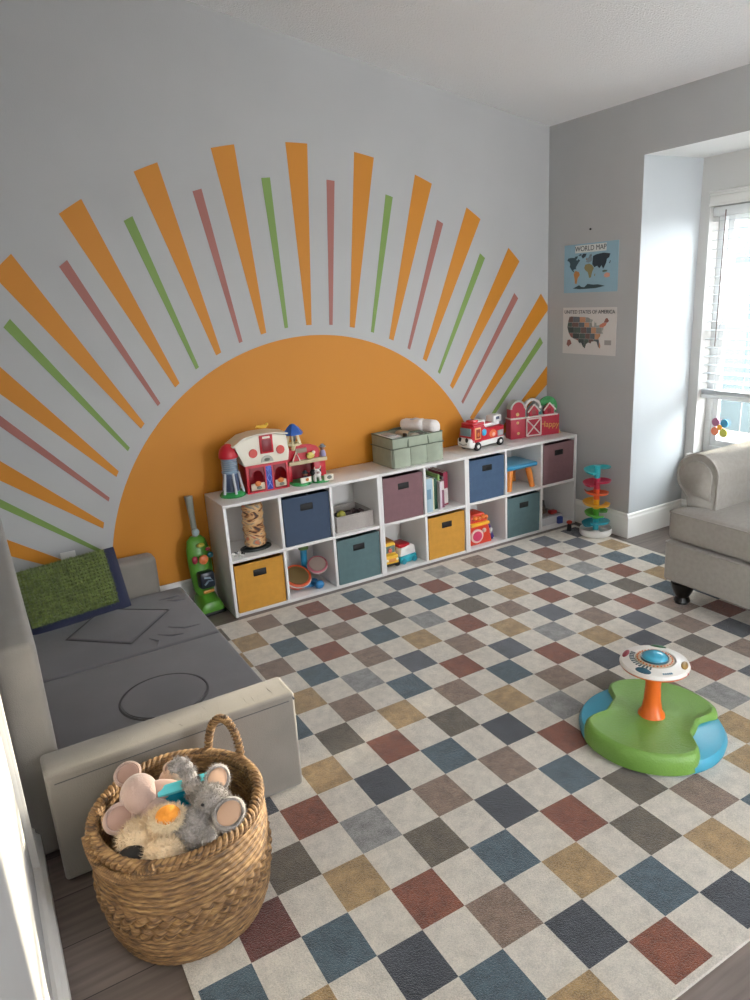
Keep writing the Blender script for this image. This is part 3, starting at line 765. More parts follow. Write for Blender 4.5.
o = bx('toy_block', mat('block_red', '#a3302e', .4), None, x0+.125, x0+.175, .046, .085, z0+.0655, z0+.088, bev=.004); tag(o, 'red toy block lying on the tray toys', 'toy')
o.location.z = 0
# support for the red block: lid piece
tag(bx('toy_plank', mat('plank_grey', '#77706d', .5), None, x0+.03, x0+.20, .045, .12, z0+.0622, z0+.0655), 'thin grey plank laid across the low tray', 'toy')
TOP = SH
# ------------------------------------------------------------------ toys on the shelf
M_red = mat('toy_red', '#b91e2d', .35); M_cream = mat('toy_offwhite', '#e4ddcc', .4); M_grn = mat('toy_green', '#2d8f49', .4)
M_navy = mat('toy_navy', '#27407e', .35); M_grey = mat('toy_grey', '#8b939a', .4); M_yel = mat('toy_yel', '#e5b93c', .4)
# silo
t = thing('toy_silo', 'grey toy silo with red dome on green base, left of toy barn', 'toy silo', (.112, .160, TOP))
lt('green_base', M_grn, t, [(0, 0), (.066, 0), (.068, .006), (.058, .020), (.046, .026), (0, .026)], 28)
lt('silo_body', mat('silo_blue', '#7b8ea0', .3), t, [(0, .02), (.040, .02), (.040, .12), (.043, .124), (.043, .132), (.040, .135), (.040, .205), (0, .205)], 28)
lt('dome', M_red, t, [(.050, .203), (.052, .209), (.050, .225), (.043, .245), (.030, .262), (.014, .272), (0, .275)], 28)
lt('dark_lower_body', mat('silo_dark2', '#39465f', .3), t, [(.0405, .03), (.0412, .04), (.0412, .115), (.0405, .12)], 28)
bm = B()
for k in range(6):
    z = .142 + k*.011; lathe(bm, [(.0405, z), (.0425, z+.002), (.0405, z+.004)], 28)
finish('ladder_rings', bm, M_grey, t)
bm = B()
for a in (-150, -90, -30, 60, 120):
    ca_, sa_ = math.cos(math.radians(a)), math.sin(math.radians(a))
    tube(bm, [(.041*ca_, .041*sa_, .125), (.050*ca_, .050*sa_, .07), (.060*ca_, .060*sa_, .018)], .007, 8)
finish('support_leg_ring', bm, mat('silo_frame', '#b9bcc0', .35), t)
pm('door', mat('silo_dark', '#26304a', .3), t, [(-.02, .03), (.02, .03), (.02, .08), (.012, .10), (-.012, .10), (-.02, .08)], -.0425, -.039, 'y')
# barn
t = thing('toy_barn', 'toy barn with white upper storey, red doors and round red windows', 'toy barn', (.180, .115, TOP), -.05)
W = .232
bm = B(); box(bm, 0, .012, 0, .115, 0, .155, bev=.002); box(bm, W-.012, W, 0, .115, 0, .155, bev=.002); box(bm, .01, W-.01, .105, .115, 0, .155); box(bm, .01, W-.01, .0, .108, 0, .008)
box(bm, .099, .107, .0, .02, .006, .155); box(bm, .139, .148, 0, .02, .006, .155); box(bm, .01, W-.01, .0, .012, .135, .155)
finish('red_frame', bm, M_red, t)
# white gambrel upper storey
P = [(-.006, .150), (W+.004, .150), (W+.012, .200), (W+.004, .285), (W*.72, .300), (W*.30, .300), (.012, .290), (-.050, .262), (-.030, .225)]
pm('white_upper', M_cream, t, P, -.006, .118, 'y', bev=.004)
bm = B(); prism(bm, [(-.055, .255), (.010, .293), (W*.30, .303), (W*.72, .303), (W+.010, .289), (W+.014, .295), (W*.72, .310), (W*.30, .310), (.004, .300), (-.060, .262)], -.012, .124, 'y'); finish('roof', bm, mat('roof_white', '#d9d2c2', .4), t, smooth=30)
d = bx('hay_door', M_red, t, .086, .158, -.012, -.003, .205, .300, bev=.003)
bx('door_panel', mat('toy_darkred', '#7d1822', .4), d, .096, .148, -.0145, -.0118, .215, .278, bev=.002)
bx('door_sign', M_cream, d, .102, .142, -.0145, -.0118, .283, .294, bev=.002)
for xx in (.047, .196):
    bm = B(); lathe(bm, [(0, 0), (.024, 0), (.022, .006), (0, .006)], 24, M=Matrix.Translation((xx, -.005, .213)) @ Matrix.Rotation(PI/2, 4, 'X')); finish('round_window', bm, mat('window_red', '#c13324', .35), t)
pm('arch', mat('arch_grey', '#a9a79c', .4), t, arc(.118, .160, .034, 0, 180, 14), -.010, -.004, 'y')
bl('arch_animal', mat('arch_dark', '#6b6f63', .5), t, (.118, -.009, .172), (.017, .004, .009))
bx('blue_door', mat('toy_blue2', '#2b3fa0', .35), t, .106, .140, .0, .01, .008, .137, bev=.002)
bm = B(); tube(bm, [(.110, -.002, .02), (.136, -.002, .07), (.110, -.002, .12)], .0025, 6); tube(bm, [(.136, -.002, .02), (.110, -.002, .07), (.136, -.002, .12)], .0025, 6); finish('door_brace', bm, mat('toy_blue3', '#6f83cf', .35), t)
for x_a, x_b, nm in ((.022, .098, 'stall'), (.155, .218, 'stall')):
    s_ = bx(nm, mat('stall_cream', '#c9b9a2', .4), t, x_a, x_b, .004, .012, .012, .05, bev=.004)
    bl('printed_animal', mat('print_orange', '#c9702f', .5), s_, ((x_a+x_b)/2, .002, .048), (.017, .004, .014))
    bl('printed_patch', mat('arch_dark', '#6b6f63', .5), s_, ((x_a+x_b)/2+.004, .002, .026), (.014, .003, .009))
    pm('stall_arch', mat('toy_darkred', '#7d1822', .4), t, [(x_a, .09), (x_a, .137), (x_b, .137), (x_b, .09)] + arc((x_a+x_b)/2, .09, .030, 0, 180, 10), .004, .012, 'y')
bl('rooster', M_yel, t, (.135, .05, .335), (.020, .009, .010)); bl('rooster_head', M_yel, t, (.155, .05, .345), (.008, .007, .008))
tb('rooster_tail', M_yel, t, [(.118, .05, .335), (.10, .05, .340), (.092, .05, .334)], [.008, .006, .003])
# stable extension
t = thing('toy_stable', 'toy stable with blue pointed cupola, red arch and green base', 'toy stable', (.428, .105, TOP), -.03)
bm = B(); box(bm, 0, .235, 0, .115, 0, .014, bev=.006); lathe(bm, [(0, 0), (.05, 0), (.046, .018), (0, .018)], 24, c=(.055, .01, 0)); lathe(bm, [(0, 0), (.05, 0), (.046, .018), (0, .018)], 24, c=(.165, .005, 0)); finish('green_base', bm, M_grn, t)
bm = B(); prism(bm, [(0, .125), (.19, .125), (.19, .165)] + [(.19, .17), (.175, .190), (.14, .203), (.095, .208), (.05, .203), (.015, .190)] + [(0, .17)], .045, .06, 'y'); finish('red_arch', bm, M_red, t, smooth=30)
s_ = bx('sign', mat('sign_grey', '#8d7f6c', .5), t, .05, .115, .038, .046, .165, .190, bev=.002)
bx('platform', mat('beige', '#b8a986', .45), t, .0, .225, .02, .105, .105, .126, bev=.004)
bx('red_post', M_red, t, .155, .225, .05, .10, .012, .108, bev=.004); bx('red_post', M_red, t, 0, .02, .04, .10, .012, .108, bev=.004); bx('back_wall', mat('toy_darkred', '#7d1822', .4), t, .02, .156, .085, .092, .012, .108)
pm('white_tent', M_red, t, [(.022, .128), (.062, .128), (.042, .175)], .022, .038, 'y')
bm = B(); tube(bm, [(.020, .018, .128), (.042, .018, .178), (.064, .018, .128)], .0035, 8); finish('tent_trim', bm, M_cream, t)
bl('yellow_hen', mat('hen', '#d9c766', .45), t, (.13, .03, .145), (.024, .014, .018)); bl('hen_head', M_cream, t, (.148, .026, .160), (.01, .009, .01))
# cupola
bm = B(); lathe(bm, [(.058, .278), (.055, .286), (.034, .312), (.013, .330), (0, .334)], 6, c=(.036, .02, 0)); finish('blue_roof', bm, mat('toy_blue4', '#2358a8', .35), t, smooth=20)
bm = B()
for a in range(6):
    an = 2*PI*a/6; tube(bm, [(.036+.024*math.cos(an), .02+.024*math.sin(an), .281), (.036+.038*math.cos(an), .02+.038*math.sin(an), .225)], .005, 8)
lathe(bm, [(.036, .218), (.043, .222), (.036, .230), (.02, .230), (.02, .218)], 18, c=(.036, .02, 0)); tube(bm, [(.036, .02, .222), (.036, .04, .19)], .012, 10)
finish('cupola_frame', bm, mat('cupola_cream', '#d8cda4', .4), t)
bl('bell', mat('bell_dark', '#5a5c5e', .3), t, (.036, .02, .255), (.015, .015, .020))
def figure(x, y, z, c1, c2, c3, lab, s=1.0):
    t = thing('toy_figure', lab, 'toy figure', (x, y, z))
    lt('figure_body', mat('fig'+c1, c1, .4), t, [(0, 0), (.016*s, 0), (.017*s, .01*s), (.013*s, .03*s), (.008*s, .036*s), (0, .036*s)], 18)
    bl('head', mat('fig'+c2, c2, .4), t, (0, 0, .046*s), .014*s)
    lt('hat', mat('fig'+c3, c3, .5), t, [(.020*s, .052*s), (.020*s, .055*s), (.012*s, .057*s), (.010*s, .066*s), (0, .069*s)], 16)
figure(.640, .145, TOP+.1265, '#9a93b8', '#8d5f45', '#7b8288', 'little farmer figure with grey hat standing on the red stable ledge', 1.0)
# cow in the stable
t = thing('toy_cow', 'black and white toy cow with white horns in front of the stable', 'toy animal', (.560, .072, TOP+.0145))
bm = B(); ball(bm, (.0, .0, .040), (.026, .020, .022)); ball(bm, (-.006, -.022, .058), (.014, .012, .013))
for sx in (-.014, .014):
    for sy in (-.008, .008): tube(bm, [(sx, sy, .03), (sx, sy, .0)], .007, 8)
finish('cow_body', bm, mat('toy_white', '#d8d5d0', .4), t)
bm = B(); ball(bm, (-.022, .0, .050), (.016, .016, .018)); ball(bm, (.012, -.004, .058), (.012, .016, .010)); finish('black_patch', bm, M_dark, t)
bm = B(); tube(bm, [(-.014, -.022, .066), (-.022, -.024, .076), (-.022, -.026, .084)], .003, 8); tube(bm, [(.002, -.022, .066), (.012, -.024, .074), (.014, -.026, .084)], .003, 8); finish('horns', bm, M_cream, t)
bl('muzzle', mat('muzzle', '#a08a84', .5), t, (-.006, -.033, .053), (.009, .006, .007))

t = thing('toy_pen', 'low cream fence piece with small animal print at left front of stable', 'toy fence', (.490, .062, TOP+.0185), .05)
bx('pen_panel', M_cream, t, -.032, .032, -.004, .004, 0, .030, bev=.003)
bl('printed_chick', mat('print_orange', '#c9702f', .5), t, (.006, -.004, .016), (.010, .002, .009))
t = thing('toy_trough', 'cream feeding trough with printed horse beside the cow', 'toy trough', (.615, .040, TOP+.0145), -.1)
bx('trough_box', M_cream, t, -.026, .026, -.010, .010, 0, .034, bev=.004)
bl('printed_horse', mat('arch_dark', '#6b6f63', .5), t, (0, -.010, .018), (.014, .002, .010))
figure(.505, .10, TOP+.0145, '#3a4a6a', '#8d5f45', '#2a2f3a', 'little dark blue figure standing inside the stable behind the fence', .9)

# sage caddy
t = thing('diaper_caddy', 'sage green fabric caddy with pockets and dark handles on shelf top', 'caddy', (1.030, .045, TOP))
Msg = mat('sage_fabric', '#98a08e', .85, var=.05, vscale=20, bump=.3, bscale=300); Msd = mat('sage_trim', '#5f6658', .8)
w, d, h = .345, .235, .172
bm = B(); box(bm, 0, w, 0, .008, 0, h, bev=.003); box(bm, 0, w, d-.008, d, 0, h, bev=.003); box(bm, 0, .008, .006, d-.006, 0, h, bev=.003); box(bm, w-.008, w, .006, d-.006, 0, h, bev=.003); box(bm, .004, w-.004, .004, d-.004, 0, .008)
box(bm, w*.36, w*.36+.006, .006, d-.006, .006, h-.01); box(bm, w*.62, w*.62+.006, .006, d-.006, .006, h-.03)
finish('caddy_body', bm, Msg, t)
for k in range(3):
    bm = B(); a = .004 + k*(w-.008)/3; b_ = a + (w-.008)/3 - .003
    pp = [(a, -.001)] + [(a + (b_-a)*q/10, -.006-.010*math.sin(PI*q/10)) for q in range(11)] + [(b_, -.001)]
    prism(bm, pp, .004, h*.66, 'z'); finish('front_pocket', bm, Msg, t, smooth=60)
pm('side_pocket', Msg, t, [(-.001, .01)] + [(-.005-.008*math.sin(PI*q/10), .01+(d-.02)*q/10) for q in range(11)] + [(-.001, d-.01)], .004, h*.66, 'z')
tb('top_piping', Msd, t, [(0, 0, h), (w, 0, h), (w, d, h), (0, d, h)], .0035, closed=True, seg=8)
tb('pocket_piping', Msd, t, [(-.012, d-.01, h*.66), (-.012, .0, h*.665), (0, -.012, h*.665), (w, -.012, h*.66), (w+.002, .0, h*.66)], .0032, seg=8)
tb('bottom_piping', Msd, t, [(-.001, 0, .003), (w, 0, .003), (w, d, .003), (-.001, d, .003)], .003, closed=True, seg=8)
for yy in (.004, d-.004):
    tb('handle', Msd, t, [(w*.30, yy-.006*(1 if yy < .1 else -1), h*.66), (w*.31, yy, h), (w*.40, yy+.03*(1 if yy < .1 else -1), h+.016), (w*.60, yy+.03*(1 if yy < .1 else -1), h+.016), (w*.70, yy, h), (w*.71, yy-.006*(1 if yy < .1 else -1), h*.66)], .006, seg=8, flat=.5)
cx0, cy0 = 1.030, .045
M_dia = mat('nappy_white', '#e2dcd8', .8, bump=.5, bscale=80)
for k, (dx, dy, dz, lab) in enumerate(((.245, .15, .203, 'white rolled nappy at the back of sage caddy, left roll'), (.290, .085, .196, 'white rolled nappy at the front right of sage caddy'), (.295, .155, .172, 'white rolled nappy low at back right of sage caddy'))):
    t = thing('rolled_nappy', lab, 'nappy', (cx0+dx, cy0+dy, TOP+dz))
    bm = B(); box(bm, -.045, .045, -.085+.02*(k == 2), .085-.035*(k > 0), -.036, .036, bev=.032, seg=6)
    for v in bm.verts: v.co.z += .004*math.sin(v.co.y*90)
    o = finish('padded_roll', bm, M_dia, t, smooth=80); 
    bx('print_band', mat('nappy_print', '#b7bfd2', .7), t, -.026, .026, -.02, .008, .033, .0375, bev=.002)
    t.rotation_euler = (0, 0, [.35, .3, 0][k])
o = bx('nappy_stack', M_dia, None, cx0+.225, cx0+.338, cy0+.012, cy0+.222, TOP+.009, TOP+.140, bev=.015); tag(o, 'stack of folded white nappies filling right side of sage caddy', 'nappies')
o = bx('wipes_pack', mat('wipes', '#cfd2d2', .4), None, cx0+.015, cx0+.115, cy0+.07, cy0+.22, TOP+.009, TOP+.168, bev=.01); tag(o, 'pale grey wipes pack in the left of sage caddy', 'wipes pack')
bx('lid', mat('wipes_lid', '#8f9698', .3), o, cx0+.035, cx0+.095, cy0+.10, cy0+.19, TOP+.167, TOP+.173, bev=.003)
o = bx('cream_tube', M_dark, None, cx0+.108, cx0+.125, cy0+.035, cy0+.065, TOP+.009, TOP+.185, bev=.006); tag(o, 'black capped bottle standing in the sage caddy', 'bottle')
bm = B(); box(bm, cx0+.132, cx0+.206, cy0+.012, cy0+.2, TOP+.009, TOP+.178, bev=.02, seg=3); tag(finish('folded_cloth', bm, mat('cloth_beige', '#b9b1a0', .9, bump=.6, bscale=50), None), 'folded beige cloth in the middle of sage caddy', 'cloth')

# fire truck
t = thing('toy_fire_truck', 'red and white toy fire truck with smiling front and white ladder', 'toy truck', (1.745, .150, TOP), .16)
t.scale = (1.05, 1.0, 1.0)
bm = B()
box(bm, -.145, .145, -.058, .058, .020, .052, bev=.010, seg=3); box(bm, -.155, -.10, -.055, .055, .028, .082, bev=.014, seg=3); finish('white_chassis', bm, M_pw, t)
pm('red_body', M_red, t, [(-.135, .05), (.145, .05), (.145, .125), (-.02, .125), (-.03, .155), (-.115, .155), (-.135, .10)], -.055, .055, 'y', bev=.006)
bx('cab_roof', M_red, t, -.122, -.02, -.05, .05, .152, .170, bev=.007)
bx('roof_lights', mat('light_red', '#d8474a', .2), t, -.10, -.05, -.03, .03, .168, .183, bev=.005)
w_ = bx('windscreen', mat('truck_glass', '#7d8f95', .15), t, -.138, -.128, -.044, .044, .092, .142, bev=.004)
s_ = bx('side_window_frame', mat('frame_peach', '#e0a66c', .4), t, -.112, -.062, -.060, -.053, .070, .142, bev=.004)
bx('side_window', mat('win_dark', '#8d2f22', .3), s_, -.104, -.070, -.062, -.058, .078, .134, bev=.003); bl('driver', mat('print_orange', '#c9702f', .5), s_, (-.087, -.060, .10), (.012, .004, .016))
bl('eye', M_dark, t, (-.153, -.028, .072), (.006, .012, .015)); bl('eye', M_dark, t, (-.153, .028, .072), (.006, .012, .015))
tb('smile', mat('smile_grey', '#8f8f8c', .4), t, [(-.157, -.03, .048), (-.159, 0, .040), (-.157, .03, .048)], .003, seg=8)
bl('water_gauge', mat('gauge_blue', '#3aa0c9', .3), t, (-.032, -.056, .105), (.020, .008, .022))
bl('flame_print', mat('flame', '#d96a3a', .5), t, (.045, -.0545, .085), (.032, .003, .026)); bl('flame_core', mat('flame2', '#e8b0a0', .5), t, (.05, -.0555, .08), (.015, .0035, .014))
bx('hose_panel', mat('panel_grey', '#9a9a9c', .4), t, .085, .135, -.0595, -.054, .060, .098, bev=.003)
bm = B(); box(bm, -.045, .125, -.034, .034, .128, .148, bev=.005); box(bm, -.06, .0, -.036, .036, .140, .178, bev=.006); box(bm, .075, .148, -.034, .034, .145, .188, bev=.008); finish('white_ladder', bm, M_pw, t)
bx('ladder_label', mat('label_navy', '#4a4f63', .4), t, .095, .125, -.0352, -.033, .162, .180); bx('ladder_rungs', M_red, t, -.04, .07, -.025, .025, .146, .152, bev=.002)
bx('side_rail', M_pw, t, -.06, .142, -.0625, -.054, .046, .056, bev=.003)
for xx in (-.092, .105):
    for s in (-1, 1):
        Mx = Matrix.Translation((xx, s*.055, .0272)) @ Matrix.Rotation(PI/2, 4, 'X')
        bm = B(); lathe(bm, [(0, -.010), (.024, -.010), (.027, -.005), (.027, .005), (.024, .010), (0, .010)], 24, M=Mx); wo = finish('wheel', bm, M_dark, t)
        bm = B(); lathe(bm, [(0, .0125), (.010, .0125), (.012, .009), (.012, -.009), (.010, -.0125), (0, -.0125)], 18, M=Mx); finish('hub', bm, M_pw, wo)

# wooden barn play panel
t = thing('toy_barn_board', 'wooden red barn play board with white cross braced door and green tree top', 'toy', (2.195, .178, TOP), -.20)
M_br = mat('barn_red', '#a92a3c', .5); M_bw = mat('barn_white', '#d8cfc8', .5)
bx('barn_box', M_br, t, -.18, .18, -.035, .035, 0, .132, bev=.002)
bx('white_band', M_bw, t, -.182, .168, -.038, .037, .128, .138, bev=.002)
d_ = bx('barn_door', M_br, t, -.072, .042, -.041, -.0345, .006, .128, bev=.001)
bm = B()
for (a, b_) in (((-.068, .012), (.038, .122)), ((-.068, .122), (.038, .012)), ((-.068, .012), (-.068, .122)), ((.038, .012), (.038, .122)), ((-.068, .012), (.038, .012)), ((-.068, .122), (.038, .122))):
    tube(bm, [(a[0], -.042, a[1]), (b_[0], -.042, b_[1])], .0045, 6)
finish('cross_brace', bm, M_bw, d_)
pm('left_gable', M_br, t, [(-.178, .135)] + [(-.178, .20)] + arc(-.125, .19, .052, 175, 5, 10) + [(-.072, .135)], -.03, .02, 'y')
pm('arched_top', mat('silo_grey', '#a9b0a6', .5), t, arc(-.125, .195, .056, 0, 180, 14) + arc(-.125, .195, .044, 180, 0, 14), -.033, .02, 'y')
pm('rainbow_arch', M_bw, t, arc(.0, .185, .062, -5, 185, 18) + arc(.0, .185, .047, 185, -5, 18), -.005, .02, 'y')
pm('backdrop', mat('panel_sage', '#87928a', .6), t, [(-.07, .135), (.165, .135), (.165, .19), (-.07, .19)], .0, .015, 'y')
pm('tree_top', mat('tree_green', '#3f8a50', .6, var=.25, vscale=25), t, arc(.125, .175, .072, -30, 210, 20), .018, .03, 'y')
pm('teal_gate', mat('gate_teal', '#3a7f7c', .5), t, [(.02, .138), (.06, .138), (.06, .17), (.02, .17)], -.01, .0, 'y')
for xx, mm in ((-.008, mat('gable_print', '#8f4a48', .5)), (.108, mat('toy_darkred', '#7d1822', .4))):
    g_ = pm('gable', M_br, t, [(xx-.034, .138), (xx+.034, .138), (xx+.034, .170), (xx, .205), (xx-.034, .170)], -.03, -.005, 'y')
    bm = B(); tube(bm, [(xx-.044, -.032, .165), (xx, -.032, .212), (xx+.044, -.032, .165)], .0055, 6); finish('gable_roof', bm, M_bw, g_)
    bx('gable_window', mm, g_, xx-.015, xx+.013, -.0325, -.0295, .146, .176, bev=.001)
for (xx, zz) in ((-.130, .16), (-.130, .105), (-.125, .035)): bl('printed_star', mat('print_gold', '#c9a56a', .5), t, (xx, -.033, zz), (.012, .0035, .012))
text('barn_lettering', 'Happy', .055, mat('letter_gold', '#c9a050', .5), t, (.108, -.0358, .070), (PI/2, .10, 0))
bm = B(); prism(bm, [(.168, 0), (.205, 0), (.178, .045)], -.02, .01, 'y'); finish('hay_pile', bm, mat('hay', '#c9b37a', .8), t)

# ------------------------------------------------------------------ toy vacuum
t = thing('toy_vacuum', 'green upright toy vacuum cleaner with grey handle between couch and shelf', 'toy vacuum', (-.088, .175, 0), .15)
t.rotation_euler = (0, 0, .1)
M_vg = mat('vac_green', '#528c2c', .35); M_vd = mat('vac_dark', '#1c2430', .3)
bm = B(); prism(bm, [(-.066, 0), (.066, 0), (.068, .03), (.056, .085), (.03, .11), (-.03, .11), (-.056, .085), (-.068, .03)], -.062, .05, 'y', bev=.012)
for v in bm.verts:
    if v.co.y < -.02: v.co.z *= .62
for v in bm.verts: v.co.z += .008
finish('floor_head', bm, M_vg, t)
bx('head_skirt', M_dark, t, -.070, .070, -.066, .05, 0, .018, bev=.004)
def lean(z): return .02 + (z-.08)*.12
bm = B(); pr = [(0, .10), (.045, .10), (.058, .13), (.062, .20), (.064, .28), (.062, .34), (.050, .39), (.03, .41), (0, .415)]
lathe(bm, pr, 28, sy=.62)
for v in bm.verts: v.co.y += lean(v.co.z)
finish('body', bm, M_vg, t)
bx('dust_window', M_vd, t, -.040, .040, -.045, .02, .145, .235, bev=.012)
tb('swirl', mat('vac_swirl', '#8296a4', .3), t, [(-.022, -.047, .17), (0, -.049, .19), (.024, -.047, .185), (.01, -.048, .205), (-.02, -.047, .21)], .005, seg=8)
bx('amber_strip', mat('vac_amber', '#b07a2c', .4), t, -.03, .03, -.040, -.03, .118, .135, bev=.004)
bl('orange_dial', mat('vac_orange', '#cf6f3c', .4), t, (0, -.018, .300), (.026, .012, .026))
bl('red_knob', mat('vac_red', '#8a1f33', .4), t, (-.044, -.010, .305), (.016, .010, .022)); bl('blue_knob', mat('vac_teal', '#1f5f6c', .4), t, (.042, -.010, .315), (.016, .010, .016)); bl('pink_knob', mat('vac_red', '#8a1f33', .4), t, (.036, -.002, .345), (.013, .010, .010))
bl('yellow_label', mat('vac_yellow', '#b9b03f', .4), t, (0, -.001, .375), (.022, .012, .011))
tb('handle_pole', mat('vac_pole', '#7d8078', .4), t, [(0, .055, .40), (0, .066, .50), (0, .075, .565), (0, .082, .625)], [.015, .015, .018, .022], seg=14)
bl('joint', mat('vac_joint', '#9fb4bb', .3), t, (0, .045, .435), (.020, .018, .020))
for s in (-1, 1):
    lt('wheel', M_dark, t, [(0, -.01), (.022, -.01), (.024, 0), (.022, .01), (0, .01)], 18, M=Matrix.Translation((s*.064, .048, .0242)) @ Matrix.Rotation(PI/2, 4, 'Y'))

# ------------------------------------------------------------------ ball drop tower
t = thing('ball_drop_tower', 'rainbow coloured spiral ball drop tower on white round base', 'toy', (2.333, -.262, RUGZ))
lt('base_dish', M_pw, t, [(0, 0), (.093, 0), (.100, .010), (.100, .038), (.097, .044), (.092, .040), (.088, .016), (.03, .014), (.026, .028), (0, .028)], 40)
tiers = [(.045, .105, '#2f9cae', 1.0), (.105, .170, '#58a83c', .82), (.170, .232, '#e3ac2d', .98), (.232, .300, '#dc5f33', .86), (.300, .372, '#c12d4c', 1.0), (.372, .452, '#33b0b8', .95)]
z_prev = .025
for k, (za, zb, c, s) in enumerate(tiers):
    mm = mat('tower'+c, c, .3)
    tier = lt('tier', mm, t, [(0, z_prev), (.019, z_prev), (.019, zb-.012), (.022, zb-.006), (.022, zb), (0, zb)], 20)
    tag(tier, label=['sky blue lowest tier', 'green tier', 'yellow tier', 'orange tier', 'crimson tier', 'turquoise top tier'][k])
    z_prev = zb
    # helical dish ramp: starts high at one side and turns round the stem
    bm = B(); n = 40; a0 = math.radians(200 + 95*k); turn = math.radians(330 if k < 5 else 250)
    rows = []
    for q in range(n+1):
        f = q/n; a = a0 + turn*f; zz = zb - .022 - .026*f
        R_ = .084*s*(1 - .0*f)
        rows.append([bm.verts.new((r*math.cos(a), r*math.sin(a), zz+dz)) for r, dz in ((.017, .002), (R_*.55, 0), (R_*.88, .006), (R_, .016), (R_+.003, .016), (R_*.9+.004, .002), (R_*.55, -.004), (.017, -.002))])
    for q in range(n):
        for e in range(8):
            bm.faces.new((rows[q][e], rows[q][(e+1) % 8], rows[q+1][(e+1) % 8], rows[q+1][e]))
    bm.faces.new(rows[0]); bm.faces.new(rows[-1])
    finish('spiral_ramp', bm, mm, tier, smooth=50)
# tiny toy by the shelf
t = thing('toy_peg', 'tiny black peg toy with red top on rug by the shelf corner', 'toy', (2.318, -.128, RUGZ))
t.location = (2.25, -.115, RUGZ)
lt('peg_body', M_dark, t, [(0, 0), (.016, 0), (.014, .03), (.010, .05), (0, .052)], 16)
bl('red_cap', mat('cap_red', '#c2452f', .4), t, (0, 0, .058), (.020, .018, .012))
# ------------------------------------------------------------------ play couch
M_couch = mat('couch_suede', '#7f7971', .85, var=.07, vscale=7, bump=.25, bscale=350, sheen=.3)
M_seat_shade = mat('couch_suede_shade', '#636164', .85, var=.09, vscale=5, bump=.25, bscale=350, sheen=.25)  # couch suede again, with the seat's shade put into the colour
M_seam = mat('couch_seam', '#4c4b4c', .9)
def soft(name, m, parent, x0, x1, y0, y1, z0, z1, bev=.03, amp=.004, seed=0, sub=1):
    bm = B(); box(bm, x0, x1, y0, y1, z0, z1)
    bmesh.ops.subdivide_edges(bm, edges=list(bm.edges), cuts=7, use_grid_fill=True)
    # round the box: project through a superellipsoid-like corner rounding
    for v in bm.verts:
        c = v.co
        q = Vector((min(max(c.x, x0+bev), x1-bev), min(max(c.y, y0+bev), y1-bev), min(max(c.z, z0+bev), z1-bev)))
        d = c-q
        if d.length > 1e-6:
            # outer faces keep position; corners get rounded
            v.co = q + d.normalized()*min(d.length, bev)
    o = finish(name, bm, m, parent, smooth=60)
    md = o.modifiers.new('round', 'BEVEL'); md.width = bev*.6; md.segments = 3; md.limit_method = 'ANGLE'; md.angle_limit = math.radians(50)
    return o
def rbox(name, m, parent, x0, x1, y0, y1, z0, z1, bev=.025, seg=4, n=10, amp=.0, seed=0):
    """rounded box with gently uneven faces"""
    bm = B(); box(bm, x0, x1, y0, y1, z0, z1, bev=bev, seg=seg)
    o = finish(name, bm, m, parent, smooth=80)
    return o
t = thing('play_couch', 'grey modular foam play couch with diamond and circle cutouts in seat', 'couch', (-.6, -.5, 0))
t.location = (0, 0, 0)
ZS = .18
# seat cushions with cut outs
def cushion(name, x0, x1, y0, y1, hole, holename, mat_, rim):
    bm = B()
    o_ = [(x0, y0), (x1, y0), (x1, y1), (x0, y1)]
    box(bm, x0, x1, y0, y1, .0, ZS-.004, bev=.018, seg=3)
    finish(name, bm, mat_, t, smooth=80)
C0, C1 = -.958, -.214
# top skins built as rings round the holes
def skin(name, x0, x1, y0, y1, hole, m, nz=ZS):
    """cushion block whose top carries a sunk groove following `hole` (list of xy)"""
    bm = B(); N = 28
    box(bm, x0, x1, y0, y1, 0.0118, nz, bev=.016, seg=4)
    return finish(name, bm, m, t, smooth=80)
seat_far = skin('seat_cushion', C0, C1, -.450, .182, None, M_seat_shade)
seat_near = skin('seat_cushion', C0, C1, -1.272, -.454, None, M_seat_shade)
dia = [(-.806, -.118), (-.615, .118), (-.360, -.088), (-.580, -.328)]
bm = B(); prism(bm, dia, ZS-.02, ZS+.006, 'z', bev=.004); finish('diamond_insert', bm, M_seat_shade, t, smooth=60)
bm = B(); prism(bm, [(-.566 + .152*math.cos(a), -.852 + .148*math.sin(a)) for a in [2*PI*k/48 for k in range(48)]], ZS-.02, ZS+.006, 'z', bev=.004); finish('circle_insert', bm, M_seat_shade, t, smooth=60)
tb('cutout_piping', M_seam, t, [(x, y, ZS+.001) for x, y in [( -.6+ (x_+.6)*1.045, y_*1.045+.005) for x_, y_ in dia]], .004, closed=True, seg=8)
tb('cutout_piping', M_seam, t, [(-.566 + .161*math.cos(a), -.852 + .157*math.sin(a), ZS+.001) for a in [2*PI*k/48 for k in range(48)]], .004, closed=True, seg=8)
# creases between diamond and seam
for pts in (((-.50, -.335), (-.47, -.39), (-.49, -.43)), ((-.46, -.32), (-.41, -.37), (-.36, -.38)), ((-.40, -.27), (-.34, -.33), (-.27, -.33)), ((-.33, .03), (-.29, .0), (-.25, -.01)), ((-.36, .06), (-.30, .05), (-.25, .06))):
    tb('fabric_crease', M_seat_shade, t, [(a, b, ZS+.0005) for a, b in pts], [.002, .007, .002], seg=8, flat=.6)
rbox('backrest', M_couch, t, -1.080, -.960, -1.268, .298, 0.0118, .705, bev=.028)
arm = rbox('armrest', M_couch, t, -1.012, -.262, -1.404, -1.275, 0.0118, .366, bev=.013)
rbox('armrest', M_couch, t, -.955, -.315, .187, .300, 0.0118, .366, bev=.03)
